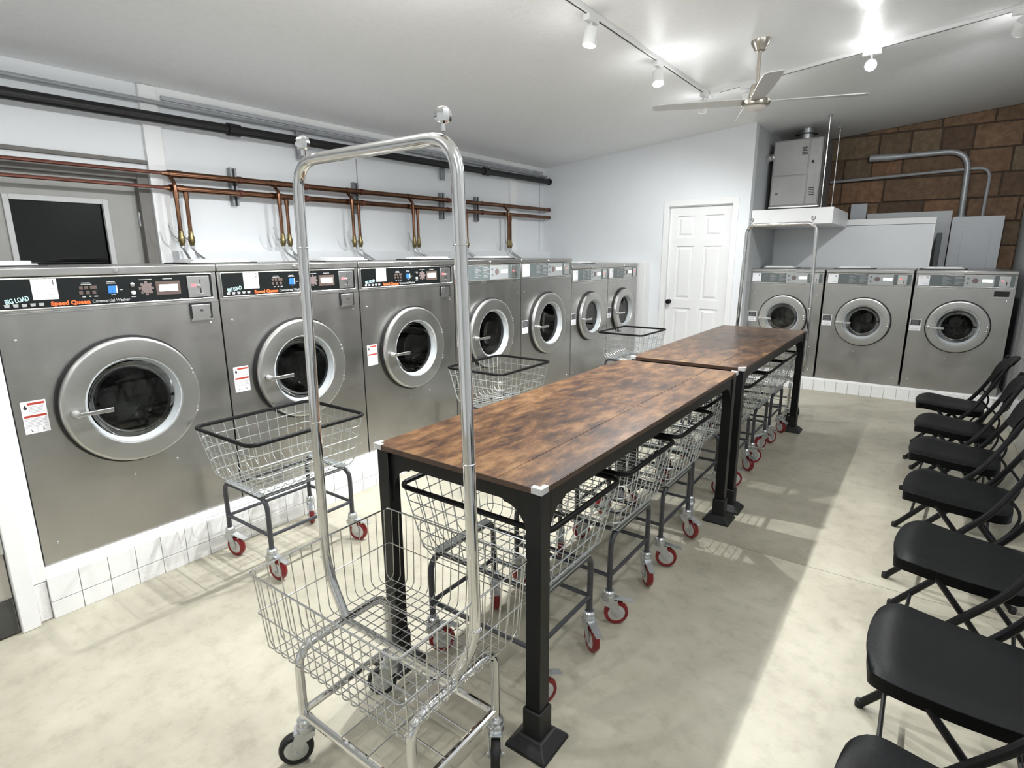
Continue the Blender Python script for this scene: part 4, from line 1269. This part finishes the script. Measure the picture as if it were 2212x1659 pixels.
MB().lathe([(0.12, 0.855), (0.12, 0.862), (0.075, 0.862)], (0.02, 0.30, 0), 'z', 20).build('flue_collar', 'furnace_dark', t)
pth = [(-0.245, 0.055, 0.60), (-0.275, 0.01, 0.60), (-0.295, -0.06, 0.58), (-0.308, -0.10, 0.545)]
pf2 = fillet(pth, 0.02, 4)
MB().tube(pf2, 0.036, 14, rad=[0.034+0.006*(i % 2) for i in range(len(pf2))]).build('flexible_duct', 'foil', t)
MB().box(0.252, 0.262, 0.05, 0.60, 0.0, 0.78).build('flank_shield', 'furnace_dark', t)
for (x, y, lab) in ((-1.075, 7.10, 'thin steel hanger rod from the ceiling right of the furnace'), (-1.075, 7.85, 'thin steel hanger rod at the back corner of the furnace')):
    zt_ = ceil_z(x)
    t = thing('hanger_rod', lab, 'rod', (x, y, 1.951), 0, 'furnace hanger rods')
    MB().tube([(0, 0, 0), (0, 0, zt_-1.951-0.004)], 0.005, 8).build('rod', 'steel_light', t)
    MB().box(-0.02, 0.02, -0.02, 0.02, zt_-1.951-0.010, zt_-1.951-0.003).build('ceiling_plate', 'strut', t)
# things behind the partition
tag(MB().box(-0.93, -0.76, 8.36, 8.465, 1.80, 2.075).build('junction_box', 'boxgrey', bevel=0.003), 'small grey box on the block wall right of the furnace platform', 'box')
tag(MB().box(-0.75, 0.085, 8.40, 8.47, 1.30, 1.955).build('backing_panel', 'grey_wall', bevel=0.003), 'grey backing panel on the block wall behind the white partition', 'panel')
tag(MB().box(-0.03, 0.02, 8.02, 8.35, 1.0, 1.70).build('tall_cabinet', 'darkgreen', bevel=0.003), 'narrow dark green cabinet in the gap beside the white partition', 'cabinet')
t = thing('electrical_panel', 'grey electrical panel with a recessed door on the block wall', 'electrical panel', (0.315, 8.46, 0))
MB().box(-0.215, 0.215, -0.22, 0.0, 1.10, 1.865).build('enclosure', 'boxgrey', t, bevel=0.003)
MB().box(-0.225, 0.225, -0.228, -0.220, 1.09, 1.875).build('cover', 'boxgrey', t, bevel=0.002)
MB().box(-0.12, 0.13, -0.234, -0.228, 1.16, 1.72).build('panel_door', 'boxgrey', t, bevel=0.002)
ez = 1.868
yc = 8.425
t = thing('conduit_pipe', 'thick grey conduit bending left above the electrical panel', 'conduit', group='conduits on the block wall')
MB().tube(fillet([(0.165, yc, ez), (0.150, yc, 2.60), (-0.55, yc, 2.592)], 0.22, 10), 0.030, 12).build('run', 'conduit', t)
MB().tube([(-0.80, yc, 2.598), (-0.60, yc, 2.592), (-0.50, yc, 2.591)], 0.04, 12, rad=[0.042, 0.042, 0.031]).build('end_fitting', 'conduit', t)
MB().tube([(0.165, yc, ez), (0.164, yc, ez+0.03)], 0.042, 12).build('lock_nut', 'conduit', t)
t = thing('conduit_pipe', 'thin grey conduit bending left at the right of the thick one', 'conduit', group='conduits on the block wall')
MB().tube(fillet([(0.355, yc+0.02, ez), (0.362, yc+0.02, 2.405), (-1.20, yc+0.02, 2.355)], 0.13, 8), 0.017, 10).build('run', 'conduit', t)
MB().tube([(0.355, yc+0.02, ez), (0.355, yc+0.02, ez+0.025)], 0.026, 12).build('lock_nut', 'conduit', t)

# ------------------------------------------------------------------ ceiling fan
fx, fy = -1.134, 4.39
t = thing('ceiling_fan', 'brushed nickel ceiling fan hanging on a rod from the sloped ceiling', 'ceiling fan', (fx, fy, 0))
zc_ = ceil_z(fx)
MB().lathe([(0.062, zc_+0.004), (0.060, zc_-0.018), (0.046, zc_-0.040), (0.036, zc_-0.062), (0.028, zc_-0.066), (0.0, zc_-0.066)], (0, 0, 0), 'z', 28).build('canopy', 'nickel', t)
MB().tube([(0, 0, zc_-0.06), (0, 0, 2.595)], 0.0135, 12).build('down_rod', 'nickel', t)
MB().lathe([(0.0, 2.612), (0.036, 2.612), (0.040, 2.606), (0.052, 2.530), (0.052, 2.522), (0.0, 2.522)], (0, 0, 0), 'z', 28).build('motor_cone', 'nickel', t)
hb = MB().lathe([(0.0, 2.524), (0.070, 2.524), (0.090, 2.514), (0.094, 2.498), (0.090, 2.480), (0.075, 2.472), (0, 2.470)], (0, 0, 0), 'z', 32).build('hub', 'nickel', t)
MB().lathe([(0.072, 2.472), (0.060, 2.458), (0.035, 2.449), (0.0, 2.446)], (0, 0, 0), 'z', 28).build('frosted_cap', 'frosted', t)
bl = MB()
sec = []
for (r_, w_, tw) in ((0.085, 0.045, 0.20), (0.20, 0.052, 0.17), (0.45, 0.058, 0.13), (0.66, 0.056, 0.10), (0.685, 0.036, 0.10)):
    sec.append([(r_, -w_, 2.508-tw*w_-0.003), (r_, w_, 2.508+tw*w_-0.003), (r_, w_, 2.508+tw*w_+0.003), (r_, -w_, 2.508-tw*w_+0.003)])
vs = [p for s_ in sec for p in s_]
fs = [(0, 1, 2, 3), tuple(4*(len(sec)-1)+i for i in (3, 2, 1, 0))]
for i in range(len(sec)-1):
    for j_ in range(4):
        fs.append((4*i+j_, 4*i+(j_+1) % 4, 4*i+4+(j_+1) % 4, 4*i+4+j_))
bme = bl.add(vs, fs).mesh('blade', 'blade', 30)
for a in (22, 112, 202, 292):
    place('blade', bme, t, 0, None, (0, 0, radians(a)))

# ------------------------------------------------------------------ track lighting
def slope_rot(): return math.atan(0.088)
tk1 = thing('light_track', 'long white lighting track along the ceiling left of the fan', 'light track', (-1.75, 0, ceil_z(-1.75)), 0, 'ceiling light tracks')
MB().box(-0.018, 0.018, -2.2, 5.33, -0.024, 0.002).build('rail', 'lamp_white', tk1, bevel=0.002)
MB().box(-0.005, 0.005, -2.1, 5.20, -0.0246, -0.0236).build('slot', 'slot', tk1)
tk2 = thing('light_track', 'white lighting track crossing the ceiling behind the fan', 'light track', (-1.75, 5.24, ceil_z(-1.75)), 0, 'ceiling light tracks')
tk2.rotation_euler = (0, -slope_rot(), radians(-3.2))
MB().box(0.02, 2.35, -0.018, 0.018, -0.024, 0.002).build('rail', 'lamp_white', tk2, bevel=0.002)
MB().box(0.10, 2.3, -0.005, 0.005, -0.0246, -0.0236).build('slot', 'slot', tk2)
tk3 = thing('light_track', 'white lighting track over the chair row by the right wall', 'light track', (0.45, 0, ceil_z(0.45)), 0, 'ceiling light tracks')
MB().box(-0.018, 0.018, -2.2, 4.9, -0.024, 0.002).build('rail', 'lamp_white', tk3, bevel=0.002)

hous = MB().lathe([(0.0, 0.045), (0.034, 0.045), (0.038, 0.038), (0.040, -0.045), (0.037, -0.048), (0.034, -0.040)], (0, 0, 0), 'z', 24).mesh('housing', 'lamp_white', 50)
lens = MB().lathe([(0.0, -0.041), (0.034, -0.041), (0.034, -0.039), (0.0, -0.039)], (0, 0, 0), 'z', 24).mesh('lens', 'lens')
for (P, A, watts, cone, lab) in LAMPS:
    cx_, cy_ = P[0], P[1]
    if abs(cy_-5.22) < 0.001: cy_ = 5.24-0.056*(cx_+1.75)
    cz_ = ceil_z(cx_)-0.024
    t = thing('track_spotlight', lab, 'spotlight', (cx_, cy_, cz_), 0, 'track spotlights')
    ad_ = MB().box(-0.019, 0.019, -0.060, 0.060, -0.030, 0.006) if P[1] < 5.2 or P[0] > 0.3 else MB().box(-0.060, 0.060, -0.019, 0.019, -0.030, 0.006)
    ad_.build('adapter', 'lamp_white', t, bevel=0.002)
    MB().tube([(0, 0, -0.028), (0, 0, -0.062)], 0.008, 10).build('swivel', 'lamp_white', t)
    hc = Vector((0, 0, -0.092))
    d = (Vector(A)-(Vector((cx_, cy_, cz_))+hc)).normalized()
    rot = (-d).to_track_quat('Z', 'Y').to_euler()
    off = d*0.010
    ho = place('housing', hous, t, 0, hc+off, rot)
    place('lens', lens, ho)
    ld = bpy.data.lights.new('spot', 'SPOT')
    ld.energy = watts; ld.spot_size = radians(cone); ld.spot_blend = 0.85
    ld.shadow_soft_size = 0.014; ld.color = (0.975, 0.99, 1.0)
    lo = bpy.data.objects.new('lamp_light', ld)
    C.objects.link(lo); lo.parent = ho
    lo.location = (0, 0, -0.075)
    sd = bpy.data.lights.new('added_fill', 'POINT')          # extra fill light added at each head, brightens ceiling and walls
    sd.energy = FILL_WATTS[0] if (P[1] > 2.5 and P[0] < 0.3) else FILL_WATTS[1]; sd.shadow_soft_size = 0.04; sd.color = (0.975, 0.99, 1.0)
    so = bpy.data.objects.new('added_fill_light', sd)
    C.objects.link(so); so.parent = ho
    so.location = (0, 0, -0.09)
